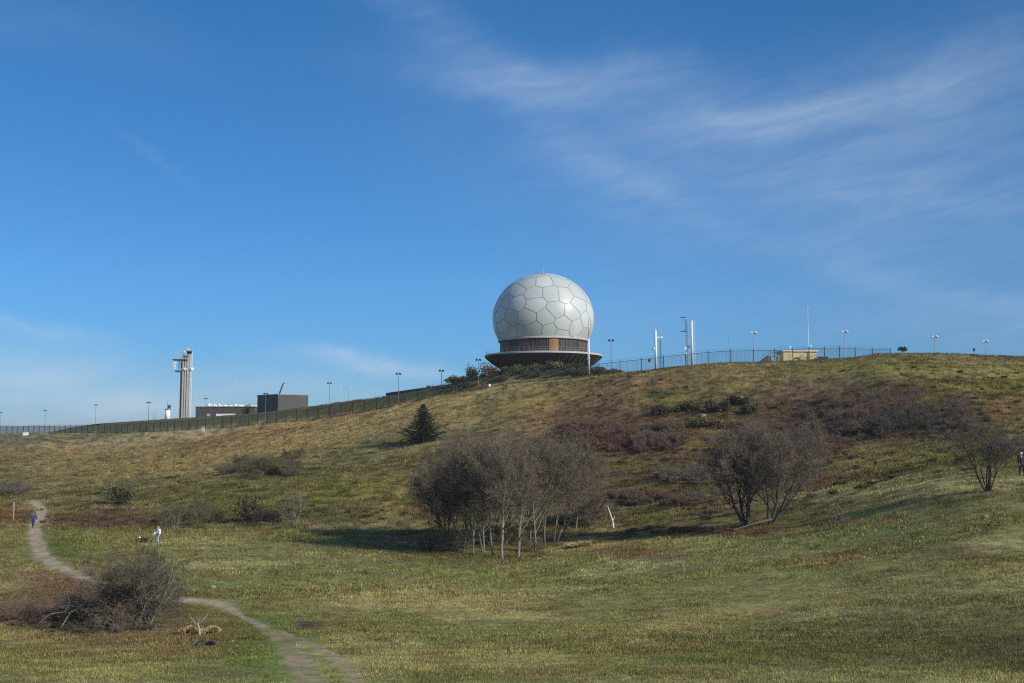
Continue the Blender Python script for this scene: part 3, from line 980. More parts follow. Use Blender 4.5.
# thickets on the right slope: masses of bare wood nobody could count
thicket('dark_thicket', 'wide dark bare thicket under the crest at upper right', 'thicket', [(885, 430, 60, 8), (855, 434, 40, 6), (920, 424, 44, 9)], 75, 22, TWIG_DARK, 51, .02)
thicket('purple_thicket', 'purple brown bare thicket behind and right of the tree pair', 'thicket', [(805, 452, 54, 16), (775, 440, 50, 14), (835, 425, 40, 12)], 105, 22, TWIG_PURPLE, 52, .018)
thicket('purple_thicket', 'faint brown bare thicket round and above the wide dark one', 'thicket', [(905, 410, 80, 16), (850, 412, 50, 14), (830, 440, 40, 10), (960, 420, 40, 18)], 100, 19, TWIG_PURPLE, 50, .012)
thicket('red_thicket', 'reddish brown bare thicket above the right side of the grove', 'thicket', [(604, 440, 42, 13), (575, 432, 22, 9)], 85, 19, TWIG_RED, 53, .018)
thicket('grey_thicket', 'grey brown bare thicket between the red one and the dark green shrubs', 'thicket', [(655, 446, 36, 9), (665, 434, 26, 8)], 60, 19, TWIG_PURPLE, 54, .018)
thicket('pale_purple_thicket', 'low pale purple bare thicket behind the white snag', 'thicket', [(636, 501, 54, 6), (690, 504, 32, 6)], 70, 15, TWIG_PURPLE, 55, .013)
thicket('grey_thicket', 'grey bare thicket left behind the tree pair', 'thicket', [(690, 478, 36, 7)], 36, 19, TWIG, 56, .014)
thicket('grey_thicket', 'grey bare thicket at the right frame edge above small tree', 'thicket', [(1010, 452, 30, 10), (960, 434, 36, 12)], 56, 17, TWIG, 57, .016)
thicket('brown_thicket', 'brown low growth around the foot of the tree pair', 'thicket', [(720, 533, 60, 3), (660, 530, 40, 4)], 70, 7, TWIG_RED, 58, .010, 1.5)
thicket('brown_thicket', 'sparse brown thicket on the slope left above the grove', 'thicket', [(440, 486, 34, 10)], 30, 9, TWIG_RED, 59, .014)
# dark green juniper-like shrubs in the hollow under the crest
for k, (sx, sy, w, h, m, lab) in enumerate([
        (664, 414, 18, 13, DARK_LEAF, 'dark shrub at the left end of the hollow under the crest'),
        (690, 410, 20, 14, GORSE_LEAF, 'yellow green shrub second from the left in the hollow'),
        (717, 412, 16, 17, DARK_LEAF, 'dark green shrub in the middle of the hollow beside grey rock'),
        (738, 405, 13, 12, DARK_LEAF, 'small dark shrub at upper right of the hollow'),
        (752, 414, 11, 14, GREEN_LEAF, 'narrow dark green shrub at the right end of hollow'),
        (705, 426, 26, 12, GORSE_LEAF, 'broad yellow green shrub at the lower edge of the hollow'),
        (730, 428, 22, 10, RUSSET_LEAF, 'russet shrub below the dark green shrubs of the hollow')]):
    g = ground(sx, sy)
    s = g.y / 1000
    leaf_shrub('leafy_shrub', lab, g - Vector((0, 0, .3)), w * s * .95, w * s * .8, h * s * .85, 1200, m, 60 + k, .17, 'shrubs in the hollow')
rngh = random.Random(909)
heath = []
while len(heath) < 420:
    sx, sy = rngh.uniform(-20, 1044), rngh.uniform(366, 520)
    g_ = None
    f_ = L_FENCE[1](np.array([ray(sx, 400)[0]]))
    g_ = ground(sx, sy)
    if g_.y > fence_d(sx) - 3 or g_.y < 100:
        continue
    k_ = vnoise(np.array([g_.x / 22]), np.array([g_.y / 22]), 303)[0]
    if k_ < rngh.uniform(.35, .8):
        continue
    hh = rngh.uniform(.2, .6)
    heath.append(place(TEMPL[len(heath) % 5][::2], (g_.x, g_.y, g_.z - .08), hh, hh * 2.4, rngh.uniform(0, 6.28), .02))
tag(link('heath', tubes('heath', np.concatenate(heath), 3), mat('heath_twigs', (.13, .105, .055), .9, .5, .12)), 'low dark brown heath cushions dotted over the slope', 'heath', None, 'stuff')
# scrub round the foot of the radar station
for k, (sx, sy, w, h, m, lab) in enumerate([
        (458, 385, 9, 10, TWIG_OLIVE, None), (472, 383, 12, 16, OLIVE_LEAF, 'olive bush at the left foot of the radar dome mound'),
        (490, 379, 14, 15, OLIVE_LEAF, 'olive bush under the left rim of the gallery'),
        (512, 375, 15, 13, GREEN_LEAF, 'green bush on the mound under left half of gallery'),
        (534, 371, 16, 11, OLIVE_LEAF, 'olive bush on the mound left of its top'),
        (556, 370, 17, 11, OLIVE_LEAF, 'brown green bush at the top of the dome mound'),
        (577, 371, 14, 10, GREEN_LEAF, 'green bush left of the white mast foot'),
        (600, 373, 11, 8, DARK_LEAF, 'dark bush right of the white mast foot'),
        (613, 375, 7, 5, GREEN_LEAF, 'low bush at the right end of the dome mound')]):
    d = fence_d(sx) + (9 if m is not TWIG_OLIVE else 12)
    p = at(sx, sy, d)
    p.z = gz(p.x, p.y) - .4
    s = d / 1000
    if lab is None:
        o = link('bare_shrub', tubes('bare_shrub', np.concatenate([place(TEMPL[q_ % 5], (p.x + q_ * .7 - 2, p.y + .5 * q_, p.z), h * s, h * s * 1.2, q_ * 1.3, .03) for q_ in range(8)]), 3), m)
        tag(o, 'twiggy bush on the skyline left of the dome mound', 'shrub', 'bushes round the radar dome')
    else:
        leaf_shrub('leafy_shrub', lab, p, w * s * .85, w * s * .6, h * s * .78 + .5, 1100, m, 80 + k, .20, 'bushes round the radar dome')
rngm = random.Random(77)
mound = []
for k in range(120):
    sx = rngm.uniform(440, 622)
    d = fence_d(sx) + rngm.uniform(2.5, 11)
    a = ray(sx, 380)[0]
    hh = rngm.uniform(.7, 2.2) * (1 if 470 < sx < 600 else .6)
    mound.append(place(TEMPL[k % 5], (a * d, d, gz(a * d, d) - .15), hh, hh * 1.5, rngm.uniform(0, 6.28), .03))
tag(link('scrub', tubes('scrub', np.concatenate(mound), 3), mat('dull_scrub', (.125, .112, .058), .9, .5, .35)), 'dull olive scrub covering the mound between fence and radar dome', 'scrub', None, 'stuff')
# bushes between the low building and the black one
p = at(247, 413, 352); p.z = gz(p.x, p.y) - .5
top = at(247, 404, 352).z
leaf_shrub('leafy_shrub', 'dark bush between the low long building and the black one', p, 1.9, 1.5, top - p.z, 700, DARK_LEAF, 95, .2)

# the big fallen brush on the left foreground
def brush_pile(label, px, n, hpx, seed, m, rmin, wide):
    return single_shrub('bare_shrub', label, px, n, hpx, m, seed, rmin, wide)


g = ground(150, 628)
TANGLE_SPEC = [(7, .40, .035, 10, 50, .60, .12), (5, .45, .02, 7, 48, .6, .1), (4, .45, .0, 6, 48, .6, .1), (3, .4, .0, 4, 45, .6, .1), (2, .3, 0, 0, 0, 0, 0)]
bare_tree(g, 4.3 * g.y / 48, 'big tangled bare bush beside the bend of the path', 71, 9, .70, (-.42, 0), BARK, mat('tangle_twigs', (.135, .115, .080), .9, .4, 1.5), g.y * .0008, TANGLE_SPEC, None, .006, 'bare_bush')
single_shrub('bare_shrub', 'dark tangled bare shrub at the left side of the big bush', [(110, 625, 36, 9)], 13, 50, TWIG, 72, .006, 1.1)
single_shrub('bare_shrub', 'purple grey low brush at the left frame edge by the path', [(45, 618, 50, 12)], 36, 29, TWIG_PURPLE, 73, .006, 1.3)
single_shrub('bare_shrub', 'brown bare brush hiding the path left behind the big bush', [(104, 602, 26, 5)], 12, 32, TWIG, 75, .008, 1.2)
single_shrub('bare_shrub', 'low dark brush in front of the big tangled bush', [(95, 630, 60, 5)], 24, 20, TWIG_DARK, 74, .006, 1.4)


def deadwood(name, label, segs, m, cat='dead branch', sides=6):
    o = link(name, tubes(name, np.array(segs), sides), m, None, True)
    return tag(o, label, cat)


def limb(px, d, r0, r1, dz=0.0):
    """a bent branch through pixels at distance d (slightly varied)"""
    out = []
    n = len(px) - 1
    pts = [at(sx, sy, d + dd) for sx, sy, dd in px]
    for k in range(n):
        a, b = pts[k], pts[k + 1]
        ra, rb = r0 + (r1 - r0) * k / n, r0 + (r1 - r0) * (k + 1) / n
        out.append((a.x, a.y, a.z, b.x, b.y, b.z, ra, rb))
    return out


gd = ground(160, 626).y - 2.2
deadwood('dead_branch', 'pale dead branches arching out of the big tangled bush',
         limb([(150, 625, 0), (163, 600, .2), (170, 578, .4), (174, 562, .4), (173, 549, .3)], gd, .016, .005)
         + limb([(163, 598, .2), (176, 574, 0), (186, 571, -.2), (202, 577, -.3)], gd, .016, .005) + limb([(186, 571, -.2), (195, 570, -.4), (205, 572, -.6)], gd, .014, .006)
         + limb([(118, 628, 0), (128, 606, .2), (150, 592, .4), (168, 588, .4)], gd, .016, .005) + limb([(62, 626, 0), (70, 613, .2), (84, 604, .3), (93, 592, .4), (104, 589, .4)], gd, .016, .005)
         + limb([(40, 622, 0), (50, 614, 0), (64, 612, .1), (70, 613, .1)], gd, .016, .006) + limb([(140, 620, 0), (146, 604, 0), (158, 590, 0), (172, 582, 0)], gd, .015, .005)
         + limb([(85, 630, 0), (100, 612, .2), (118, 600, .2), (136, 597, .3)], gd, .015, .005), TWIG_BLEACH)
gd2 = ground(201, 636).y
deadwood('tree_stump', 'dead grey stump with bleached branches among straw tussocks',
         limb([(200, 640, 0), (199, 628, 0), (197, 623, 0)], gd2, .055, .04) + limb([(196, 625, 0), (193, 620, 0), (190, 617, 0)], gd2, .024, .01)
         + limb([(197, 624, 0), (199, 620, 0), (201, 617, 0)], gd2, .022, .01) + limb([(199, 624, 0), (203, 620, 0), (207, 615, .1), (208, 612, .1)], gd2, .022, .01)
         + limb([(202, 624, 0), (208, 622, -.1), (213, 620, -.2), (217, 618.5, -.2)], gd2, .024, .01), TWIG_BLEACH, 'stump')
p = ground(231, 642)
deadwood('dead_branch', 'small white broken branch lying on the green grass by path', limb([(227.5, 643.5, 0), (231, 642, 0), (234, 640.5, .1)], p.y - .1, .035, .02), TWIG_BLEACH)


def tussock(label, sx, sy, hpx, wpx, color, seed):
    g = ground(sx, sy)
    rng = np.random.default_rng(seed)
    n = 1100
    s = g.y / 1000
    ang = rng.uniform(0, 6.283, n)
    rad = np.sqrt(rng.uniform(0, 1, n)) * wpx * s * .32
    b = np.stack([np.cos(ang) * rad, np.sin(ang) * rad, 0 * rad - .03], axis=1)
    ln = rng.uniform(.2, 1.0, n)
    tip = b + np.stack([np.cos(ang) * ln * wpx * s * .4, np.sin(ang) * ln * wpx * s * .4, hpx * s * rng.uniform(.5, 1.1, n) * (1.1 - .5 * ln)], axis=1)
    wv = np.stack([-np.sin(ang), np.cos(ang), 0 * ang], axis=1) * .005
    VV = np.stack([b - wv, b + wv, b * .35 + tip * .65 + wv * .7 + np.array([[0, 0, .06]]), tip], axis=1).reshape(-1, 3)
    k = np.arange(n)[:, None] * 4
    o = link('grass_tussock', np_mesh('grass_tussock', VV, np.concatenate([k, k + 1, k + 2, k + 3], axis=1), 4), mat('straw_%d' % seed, color, .9, .3, 2))
    o.location = g
    return tag(o, label, 'tussock')


tussock('straw yellow grass tussock left of the dead stump', 187, 634, 9, 17, (.42, .32, .16), 1)
tussock('straw yellow grass tussock right of the dead stump', 209, 634, 9, 18, (.46, .35, .16), 2)
tussock('dark grey green tussock in front of the dead stump', 206, 646, 6, 16, (.10, .10, .07), 3)
tussock('straw tussock at the left under the big tangled bush', 50, 628, 7, 14, (.34, .28, .13), 4)
tussock('wide pale straw tussock at the right foot of the grove', 578, 547, 7, 24, (.42, .35, .18), 5)
tussock('pale straw tussock between grove and white snag', 590, 545, 6, 14, (.40, .33, .17), 6)

# dead wood on the slope
gd3 = ground(613, 528).y
deadwood('dead_snag', 'leaning white dead snag standing right of the grove', limb([(613.5, 530, 0), (612.5, 521, 0), (610, 513, 0), (607.5, 506, 0)], gd3, .13, .05)
         + limb([(612.5, 521, 0), (614, 518, .1), (614.6, 515.5, .1)], gd3, .05, .02), mat('white_dead_wood', (.62, .60, .55), .7, .2, 3), 'dead tree')
g1, g2 = ground(734, 531), ground(772, 525)
deadwood('fallen_log', 'thin grey fallen log lying at the foot of the tree pair', [(g1.x, g1.y, g1.z + .1, (g1.x + g2.x) / 2, (g1.y + g2.y) / 2, (g1.z + g2.z) / 2 + .35, .05, .07),
         ((g1.x + g2.x) / 2, (g1.y + g2.y) / 2, (g1.z + g2.z) / 2 + .35, g2.x, g2.y, g2.z + .5, .07, .10)], mat('grey_log', (.20, .17, .13), .9, .3, 4), 'log')


def rock(label, sx, sy, w, seed, color=(.24, .22, .18)):
    g = ground(sx, sy)
    s = w * g.y / 1000
    rng = random.Random(seed)
    bm = bmesh.new()
    bmesh.ops.create_icosphere(bm, subdivisions=3, radius=1)
    for v in bm.verts:
        n = vnoise(np.array([v.co.x * 1.7 + seed]), np.array([v.co.y * 1.7 + v.co.z * 2.3]), seed)[0]
        v.co *= (.7 + .6 * n)
        v.co = Vector((v.co.x * s * .5, v.co.y * s * .4, v.co.z * s * .34))
    o = obj('rock', bm, mat('rock', color, .9, .3, 5, 0, .4), None)
    o.location = g + Vector((0, 0, s * .06))
    return tag(o, label, 'rock')


rock('grey rock among the dark green shrubs of the hollow', 741, 399, 6, 1)
rock('grey rock at the lower edge of the shrubby hollow', 703, 417, 7, 2)
rock('small grey rock on the slope above the path end', 213, 588, 6, 3)
rock('low grey rock in the meadow below small bare tree', 985, 518, 8, 5, (.15, .13, .10))

# ------------------------------------------------------------------ perimeter fence
GREEN_METAL = mat('dark_green_metal', (.016, .024, .020), .5, .15, 5)
WIRE = mat('green_wire', (.05, .075, .06), .6, .15, 5)
fl = []
for sx in np.arange(-60, 893, 2.0):
    d = fence_d(sx) + 20 * float(sstep(750, 900, np.array([sx]))[0])
    a = ray(sx, 400)[0]
    fl.append((a * d, d))
fl = np.array(fl)
seg = np.hypot(*np.diff(fl, axis=0).T)
cum = np.concatenate([[0], np.cumsum(seg)])
npost = int(cum[-1] / 5.0)
tt = np.linspace(0, cum[-1], npost + 1)
pxs, pys = np.interp(tt, cum, fl[:, 0]), np.interp(tt, cum, fl[:, 1])
pzs = height(pxs, pys)
FH = 2.75
fen = thing('perimeter_fence', 'long dark green wire mesh fence running along the crest of the hill', 'fence', (0, 0, 0))
pm_ = None
for k in range(npost + 1):
    if pm_ is None:
        bm = bmesh.new()
        box(bm, (0, 0, FH / 2 + .1), (.15, .15, FH + .5))
        box(bm, (0, -.12, FH + .42), (.08, .30, .08), Matrix.Rotation(R(-45), 4, 'X'))
        po = obj('post', bm, GREEN_METAL, fen)
        pm_ = po
    else:
        po = pm_.copy()
        COL.objects.link(po)
        po.parent = fen
    po.location = (pxs[k], pys[k], pzs[k] - .15)
segs = []
for k in range(npost):
    A, B = np.array([pxs[k], pys[k], pzs[k]]), np.array([pxs[k + 1], pys[k + 1], pzs[k + 1]])
    for q_ in range(1, 17):
        P = A + (B - A) * q_ / 17
        segs.append((*P, P[0], P[1], P[2] + FH - .05, .016, .016))
    for q_ in range(12):
        z = .1 + (FH - .2) * q_ / 11
        segs.append((A[0], A[1], A[2] + z, B[0], B[1], B[2] + z, .018, .018))
o = link('wire_mesh', tubes('wire_mesh', np.array(segs), 3), WIRE, fen)
segs = []
for k in range(npost):
    for z, r in ((FH, .045), (FH + .35, .012), (FH + .55, .012)):
        segs.append((pxs[k], pys[k], pzs[k] + z, pxs[k + 1], pys[k + 1], pzs[k + 1] + z, r, r))
link('top_rail', tubes('top_rail', np.array(segs), 5), GREEN_METAL, fen)

# ------------------------------------------------------------------ radar dome
DD = 272.0
S_ = DD / 1000
DC = at(543.4, 319.0, DD)
A_R, B_R = 51.0 * S_, 45.8 * S_
a_, e_ = ray(543.4, 319)
rayv = Vector((a_, 1, e_)).normalized()
Tv = -rayv
Xv = Vector((1, 0, 0)) - Tv * Tv.x
Xv.normalize()
Uv = Tv.cross(Xv)
ground_z = gz(DC.x, DC.y)
dome = thing('radar_dome', 'huge white panelled radar dome on a round tower with flared gallery', 'radar dome', (DC.x, DC.y, ground_z - .5))
CZ = DC.z - (ground_z - .5)             # sphere centre above the thing's base
z_ring = CZ - 22.3 * S_
z_rim = CZ - (356.8 - 319) * S_
z_low = CZ - (368.5 - 319) * S_
r_drum = 43.6 * S_
r_rim = 59.0 * S_


def on_shell(n, k=1.0):
    return Vector((n.x * A_R * k, n.y * A_R * k, CZ + n.z * B_R * k))


bm = bmesh.new()
bmesh.ops.create_uvsphere(bm, u_segments=128, v_segments=80, radius=1)
for v in bm.verts:
    v.co = on_shell(v.co)
bmesh.ops.bisect_plane(bm, geom=bm.verts[:] + bm.edges[:] + bm.faces[:], plane_co=(0, 0, z_ring), plane_no=(0, 0, -1), clear_outer=True)
SHELL_BM = bm
# panel joints: spherical Voronoi, front cells where the photo has them
seeds = [(395, 150), (510, 140), (645, 142), (305, 212), (440, 238), (572, 238), (680, 245), (768, 218), (305, 312), (448, 318), (608, 372), (785, 325), (880, 262),
         (228, 292), (385, 425), (535, 425), (735, 385), (660, 478), (345, 545), (440, 515), (562, 528), (770, 505), (850, 450), (190, 500), (262, 420), (640, 560),
         (165, 400), (890, 400), (280, 560), (830, 560), (210, 590), (520, 640), (700, 640), (380, 640), (150, 320), (215, 215), (420, 85), (610, 80), (800, 160)]
pts = []
for zx, zy in seeds:
    nx, nz = (zx - 509) / 410, (434 - zy) / 368
    q_ = 1 - nx * nx - nz * nz
    if q_ < 0:
        l_ = math.hypot(nx, nz)
        nx, nz, q_ = nx / l_ * .995, nz / l_ * .995, .01
    pts.append((Xv * nx + Uv * nz + Tv * math.sqrt(q_)).normalized())
nfix = len(pts)
rng = random.Random(8)
while len(pts) < 96:
    c = Vector((rng.gauss(0, 1), rng.gauss(0, 1), rng.gauss(0, 1))).normalized()
    if c.dot(Tv) < -.02:
        pts.append(c)
for it in range(60):
    for a in range(nfix, len(pts)):
        f = Vector((0, 0, 0))
        for b in range(len(pts)):
            if a != b:
                dv = pts[a] - pts[b]
                l_ = dv.length
                if l_ < .9:
                    f += dv / (l_ ** 4 + .002) * .0006
        f.x, f.y, f.z = (max(-.05, min(.05, c)) for c in f)
        pts[a] = (pts[a] + f).normalized()
# the shell, each panel weathered a shade differently
sh = bpy.data.meshes.new('shell')
SHELL_BM.to_mesh(sh); SHELL_BM.free()
co = np.array([tuple(v.co) for v in sh.vertices])
nn = np.stack([co[:, 0] / A_R, co[:, 1] / A_R, (co[:, 2] - CZ) / B_R], axis=1)
own = np.argmax(nn @ np.array([tuple(p) for p in pts]).T, axis=1)
tone = np.random.default_rng(12).uniform(.88, 1.05, len(pts))[own]
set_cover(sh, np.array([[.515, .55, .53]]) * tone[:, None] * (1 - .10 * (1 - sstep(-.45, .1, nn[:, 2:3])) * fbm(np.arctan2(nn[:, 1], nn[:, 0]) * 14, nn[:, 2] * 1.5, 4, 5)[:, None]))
shm = cover_mat('radome_shell', [(.35, .95, 1.05, 5)])
shm.node_tree.nodes['Principled BSDF'].inputs['Roughness'].default_value = .40
shm.node_tree.nodes['Principled BSDF'].inputs['Specular IOR Level'].default_value = .38
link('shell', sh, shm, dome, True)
bm = bmesh.new()
for p in pts:
    bm.verts.new(p)
bmesh.ops.convex_hull(bm, input=bm.verts[:])
bm.faces.ensure_lookup_table()
bmesh.ops.triangulate(bm, faces=bm.faces[:])
edges = []
for e in bm.edges:
    if len(e.link_faces) == 2:
        c = []
        for f in e.link_faces:
            a, b, d_ = [v.co for v in f.verts]
            n = (b - a).cross(d_ - a)
            n.normalize()
            if n.dot(a) < 0:
                n = -n
            c.append(n)
        edges.append((c[0], c[1]))
bm.free()
bm = bmesh.new()
for n0, n1 in edges:
    k = max(2, int((n0 - n1).length / .05))
    prev = None
    side = n0.cross(n1)
    if side.length < 1e-6:
        continue
    side.normalize()
    hw = .09 / A_R
    for s in range(k + 1):
        n = n0.lerp(n1, s / k).normalized()
        if CZ + n.z * B_R < z_ring + .1:
            prev = None
            continue
        cur = [bm.verts.new(on_shell((n + side * hw * w_).normalized(), kk)) for w_, kk in ((-1, 1.0002), (-.8, 1.0035), (.8, 1.0035), (1, 1.0002))]
        if prev:
            for m_ in range(3):
                bm.faces.new((prev[m_], prev[m_ + 1], cur[m_ + 1], cur[m_]))
        prev = cur
obj('panel_joints', bm, mat('joint_sealant', (.27, .295, .29), .7, .1, 2), dome)
bm = bmesh.new()
lathe(bm, [(r_drum - .3, z_ring + .12), (r_drum + .55, z_ring + .12), (r_drum + .55, z_ring - .32), (r_drum - .3, z_ring - .32)], 128)
obj('ring_band', bm, mat('pale_concrete', (.40, .385, .36), .7, .12, 1), dome, True)
bm = bmesh.new()
lathe(bm, [(r_drum, z_ring), (r_drum, z_rim - 1.0)], 128)
drum = obj('drum_wall', bm, mat('brown_cladding', (.050, .042, .036), .7, .2, 1.2), dome, True)
Tang = math.atan2(Tv.y, Tv.x)


def drum_item(name, sx, width_px, z0, z1, m, depth=.10, bulge=0.0):
    """panel on the drum wall, centred on the column of the picture it is seen at"""
    q_ = max(-.98, min(.98, (sx - 543.4) * S_ / r_drum))
    ang = Tang + math.asin(q_)
    half = width_px * S_ / 2 / max(.35, math.sqrt(1 - q_ * q_)) / r_drum
    bm = bmesh.new()
    k = 6
    ins, outs = [], []
    for zz in (z0, z1):
        for i_ in range(k + 1):
            t = ang - half + 2 * half * i_ / k
            r_ = r_drum + depth + bulge * (1 - (2 * i_ / k - 1) ** 2)
            outs.append(bm.verts.new((r_ * math.cos(t), r_ * math.sin(t), zz)))
            ins.append(bm.verts.new(((r_drum - .05) * math.cos(t), (r_drum - .05) * math.sin(t), zz)))
    n_ = k + 1
    for i_ in range(k):
        bm.faces.new((outs[i_], outs[i_ + 1], outs[n_ + i_ + 1], outs[n_ + i_]))
        bm.faces.new((outs[n_ + i_], outs[n_ + i_ + 1], ins[n_ + i_ + 1], ins[n_ + i_]))
        bm.faces.new((ins[i_], ins[i_ + 1], outs[i_ + 1], outs[i_]))
    for i_ in (0, k):
        bm.faces.new((ins[i_], outs[i_], outs[n_ + i_], ins[n_ + i_]))
    return obj(name, bm, m, dome)


WIN = mat('dark_window', (.020, .021, .022), .6, .1, 1, 0, 0, .5)
BROWN = mat('red_brown_panel', (.095, .060, .044), .7, .2, 2)
ORANGE = mat('orange_panel', (.25, .135, .055), .6, .15, 2)
POSTM = mat('grey_post', (.42, .43, .43), .6, .1, 2)
zt, zb = z_ring - .55, z_ring - 3.4
for sx, w in ((506, 5), (515, 5), (538, 6), (544.5, 3.5), (562, 4), (575, 4)):
    drum_item('window', sx, w, zb + .6, zt, WIN, .06)
for sx, w in ((508.5, 3), (523.5, 10), (582, 7)):
    drum_item('wall_panel', sx, w, zb + .5, zt - .25, BROWN, .10)
drum_item('orange_shutter', 553.2, 9, zb - .3, zt + .15, ORANGE, .16, .15)
for sx in (503, 511, 519, 528.5, 533, 541.5, 547, 559, 565, 569, 572.5, 578, 586):
    drum_item('mullion', sx, .45, zb - .6, z_ring - .33, mat('mullion_grey', (.10, .095, .09), .6, .1, 2), .14)
bm = bmesh.new()
lathe(bm, [(r_drum - .2, z_rim + .25), (r_rim - .1, z_rim + .25), (r_rim, z_rim + .2), (r_rim, z_rim - .22), (r_rim - .25, z_rim - .24), (r_drum + 2.2, z_rim - 1.75), (r_drum + .2, z_low), (r_drum - .6, z_low - .1)], 128)
for k in range(56):
    t = 2 * math.pi * k / 56
    c, s = math.cos(t), math.sin(t)
    p0, p1, p2 = Vector((c * (r_drum + .1), s * (r_drum + .1), z_low + .1)), Vector((c * (r_drum + 2.1), s * (r_drum + 2.1), z_rim - 1.85)), Vector((c * (r_rim - .3), s * (r_rim - .3), z_rim - .32))
    for a, b in ((p0, p1), (p1, p2)):
        m_ = (a + b) / 2
        q_ = (b - a)
        rt = q_.to_track_quat('X', 'Z').to_matrix().to_4x4()
        box(bm, m_ - Vector((0, 0, .12)), (q_.length, .14, .34), rt)
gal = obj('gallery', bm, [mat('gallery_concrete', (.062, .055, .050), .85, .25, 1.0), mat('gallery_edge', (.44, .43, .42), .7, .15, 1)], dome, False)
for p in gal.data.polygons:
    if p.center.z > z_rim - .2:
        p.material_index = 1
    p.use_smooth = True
gal.data.set_sharp_from_angle(angle=R(30))
bm = bmesh.new()
lathe(bm, [(r_drum - .35, z_low + .3), (r_drum - .35, -1.5)], 96)
obj('base_wall', bm, mat('base_concrete', (.085, .075, .068), .85, .25, .8), dome, True)
segs = []
for k in range(72):
    t, t2 = 2 * math.pi * k / 72, 2 * math.pi * (k + 1) / 72
    rr_ = r_rim - .35
    x0, y0, x1, y1 = rr_ * math.cos(t), rr_ * math.sin(t), rr_ * math.cos(t2), rr_ * math.sin(t2)
    segs.append((x0, y0, z_rim + .2, x0, y0, z_rim + 1.3, .014, .014))
    for z in (.75, 1.3):
        segs.append((x0, y0, z_rim + z, x1, y1, z_rim + z, .014, .014))
link('railing', tubes('railing', np.array(segs), 4), POSTM, dome)
bm = bmesh.new()
topz = CZ + B_R
rod(bm, (0, 0, topz - .1), (0, 0, topz + 1.0), .10, .06, 8)
rod(bm, (0, 0, topz + .9), (0, 0, topz + 2.4), .035, .02, 6)
obj('lightning_rod', bm, POSTM, dome)

# ------------------------------------------------------------------ masts
WHITE = mat('white_paint', (.80, .80, .78), .5, .06, 2)
GREY_METAL = mat('galvanised_steel', (.34, .35, .36), .5, .15, 3, .3)
DARK_METAL = mat('dark_metal', (.06, .065, .07), .5, .2, 3)


def base_at(sx, sy_top, d):
    """base on the terrain and height of something whose top is seen at sx, sy_top at distance d"""
    p = at(sx, sy_top, d)
    z = gz(p.x, p.y) - .3
    return Vector((p.x, p.y, z)), p.z - z


def lattice(bm, h, w, r, bays, taper=1.0):
    for k in range(3):
        a = 2 * math.pi * k / 3 + .4
        c, s = math.cos(a), math.sin(a)
        rod(bm, (c * w, s * w, 0), (c * w * taper, s * w * taper, h), r, r, 5)
    for b in range(bays):
        z0, z1 = h * b / bays, h * (b + 1) / bays
        w0, w1_ = w * (1 + (taper - 1) * b / bays), w * (1 + (taper - 1) * (b + 1) / bays)
        for k in range(3):
            a, a2 = 2 * math.pi * k / 3 + .4, 2 * math.pi * (k + 1) / 3 + .4
            rod(bm, (math.cos(a) * w0, math.sin(a) * w0, z0), (math.cos(a2) * w1_, math.sin(a2) * w1_, z1), r * .55, None, 4, False)
            rod(bm, (math.cos(a) * w1_, math.sin(a) * w1_, z1), (math.cos(a2) * w1_, math.sin(a2) * w1_, z1), r * .55, None, 4, False)


# white mast in front of the dome
b, h = base_at(588.5, 318, fence_d(588) + 4)
t = thing('antenna_mast', 'white pole mast with thin tip standing in front of the dome', 'mast', b)
hz = at(588.5, 337, b.y).z - b.z
bm = bmesh.new(); rod(bm, (0, 0, 0), (0, 0, hz), .22, .2, 12); obj('pole', bm, WHITE, t, True)
bm = bmesh.new(); rod(bm, (0, 0, hz - .2), (0, 0, h), .07, .05, 8); obj('tip_rod', bm, GREY_METAL, t, True)
bm = bmesh.new()
bm.free()
for f in (.42, .52, .99):
    bm = bmesh.new()
    box(bm, (0, -.1, hz * f), (.62, .3, .34))
    obj('bracket', bm, POSTM, t)

# white pole with side arm
b, h = base_at(655.5, 331, 240)
t = thing('antenna_mast', 'white pole mast with one short side arm right of the dome', 'mast', b)
s = .240
bm = bmesh.new(); rod(bm, (0, 0, 0), (0, 0, h), .3, .27, 12); rod(bm, (0, 0, h), (0, 0, h + .6), .12, .1, 8); obj('pole', bm, WHITE, t, True)
za = at(655.5, 337.5, 240).z - b.z
bm = bmesh.new(); rod(bm, (.2, 0, za), (1.5, 0, za), .15, .15, 8); box(bm, (1.5, 0, za + .1), (.35, .35, .5)); obj('side_arm', bm, WHITE, t)
bm = bmesh.new(); za = at(655.5, 349, 240).z - b.z
rod(bm, (-.3, 0, za), (-.7, 0, za), .06, None, 6); rod(bm, (-.55, -.15, za), (-.75, -.35, za), .35, .30, 12); obj('dish', bm, WHITE, t)
b, h = base_at(660.3, 340, 242)
t = thing('lattice_mast', 'thin dark lattice mast close beside the white pole with side arm', 'mast', b)
bm = bmesh.new(); lattice(bm, h, .24, .026, 14, .8); obj('lattice', bm, DARK_METAL, t)
bm = bmesh.new(); rod(bm, (0, 0, h - .2), (0, 0, h + 1.2), .04, None, 6); obj('aerial', bm, DARK_METAL, t)
b, h = base_at(649.3, 360, 240)
t = thing('fuel_cabinet', 'small grey device post low behind the fence left of white pole', 'device', b)
bm = bmesh.new(); rod(bm, (0, 0, 0), (0, 0, h - .4), .08, None, 8); obj('pole', bm, GREY_METAL, t)
bm = bmesh.new(); box(bm, (0, 0, h - .1), (.6, .4, .7)); bmesh.ops.bevel(bm, geom=bm.edges[:], offset=.05, segments=2, affect='EDGES'); obj('cabinet', bm, DARK_METAL, t)

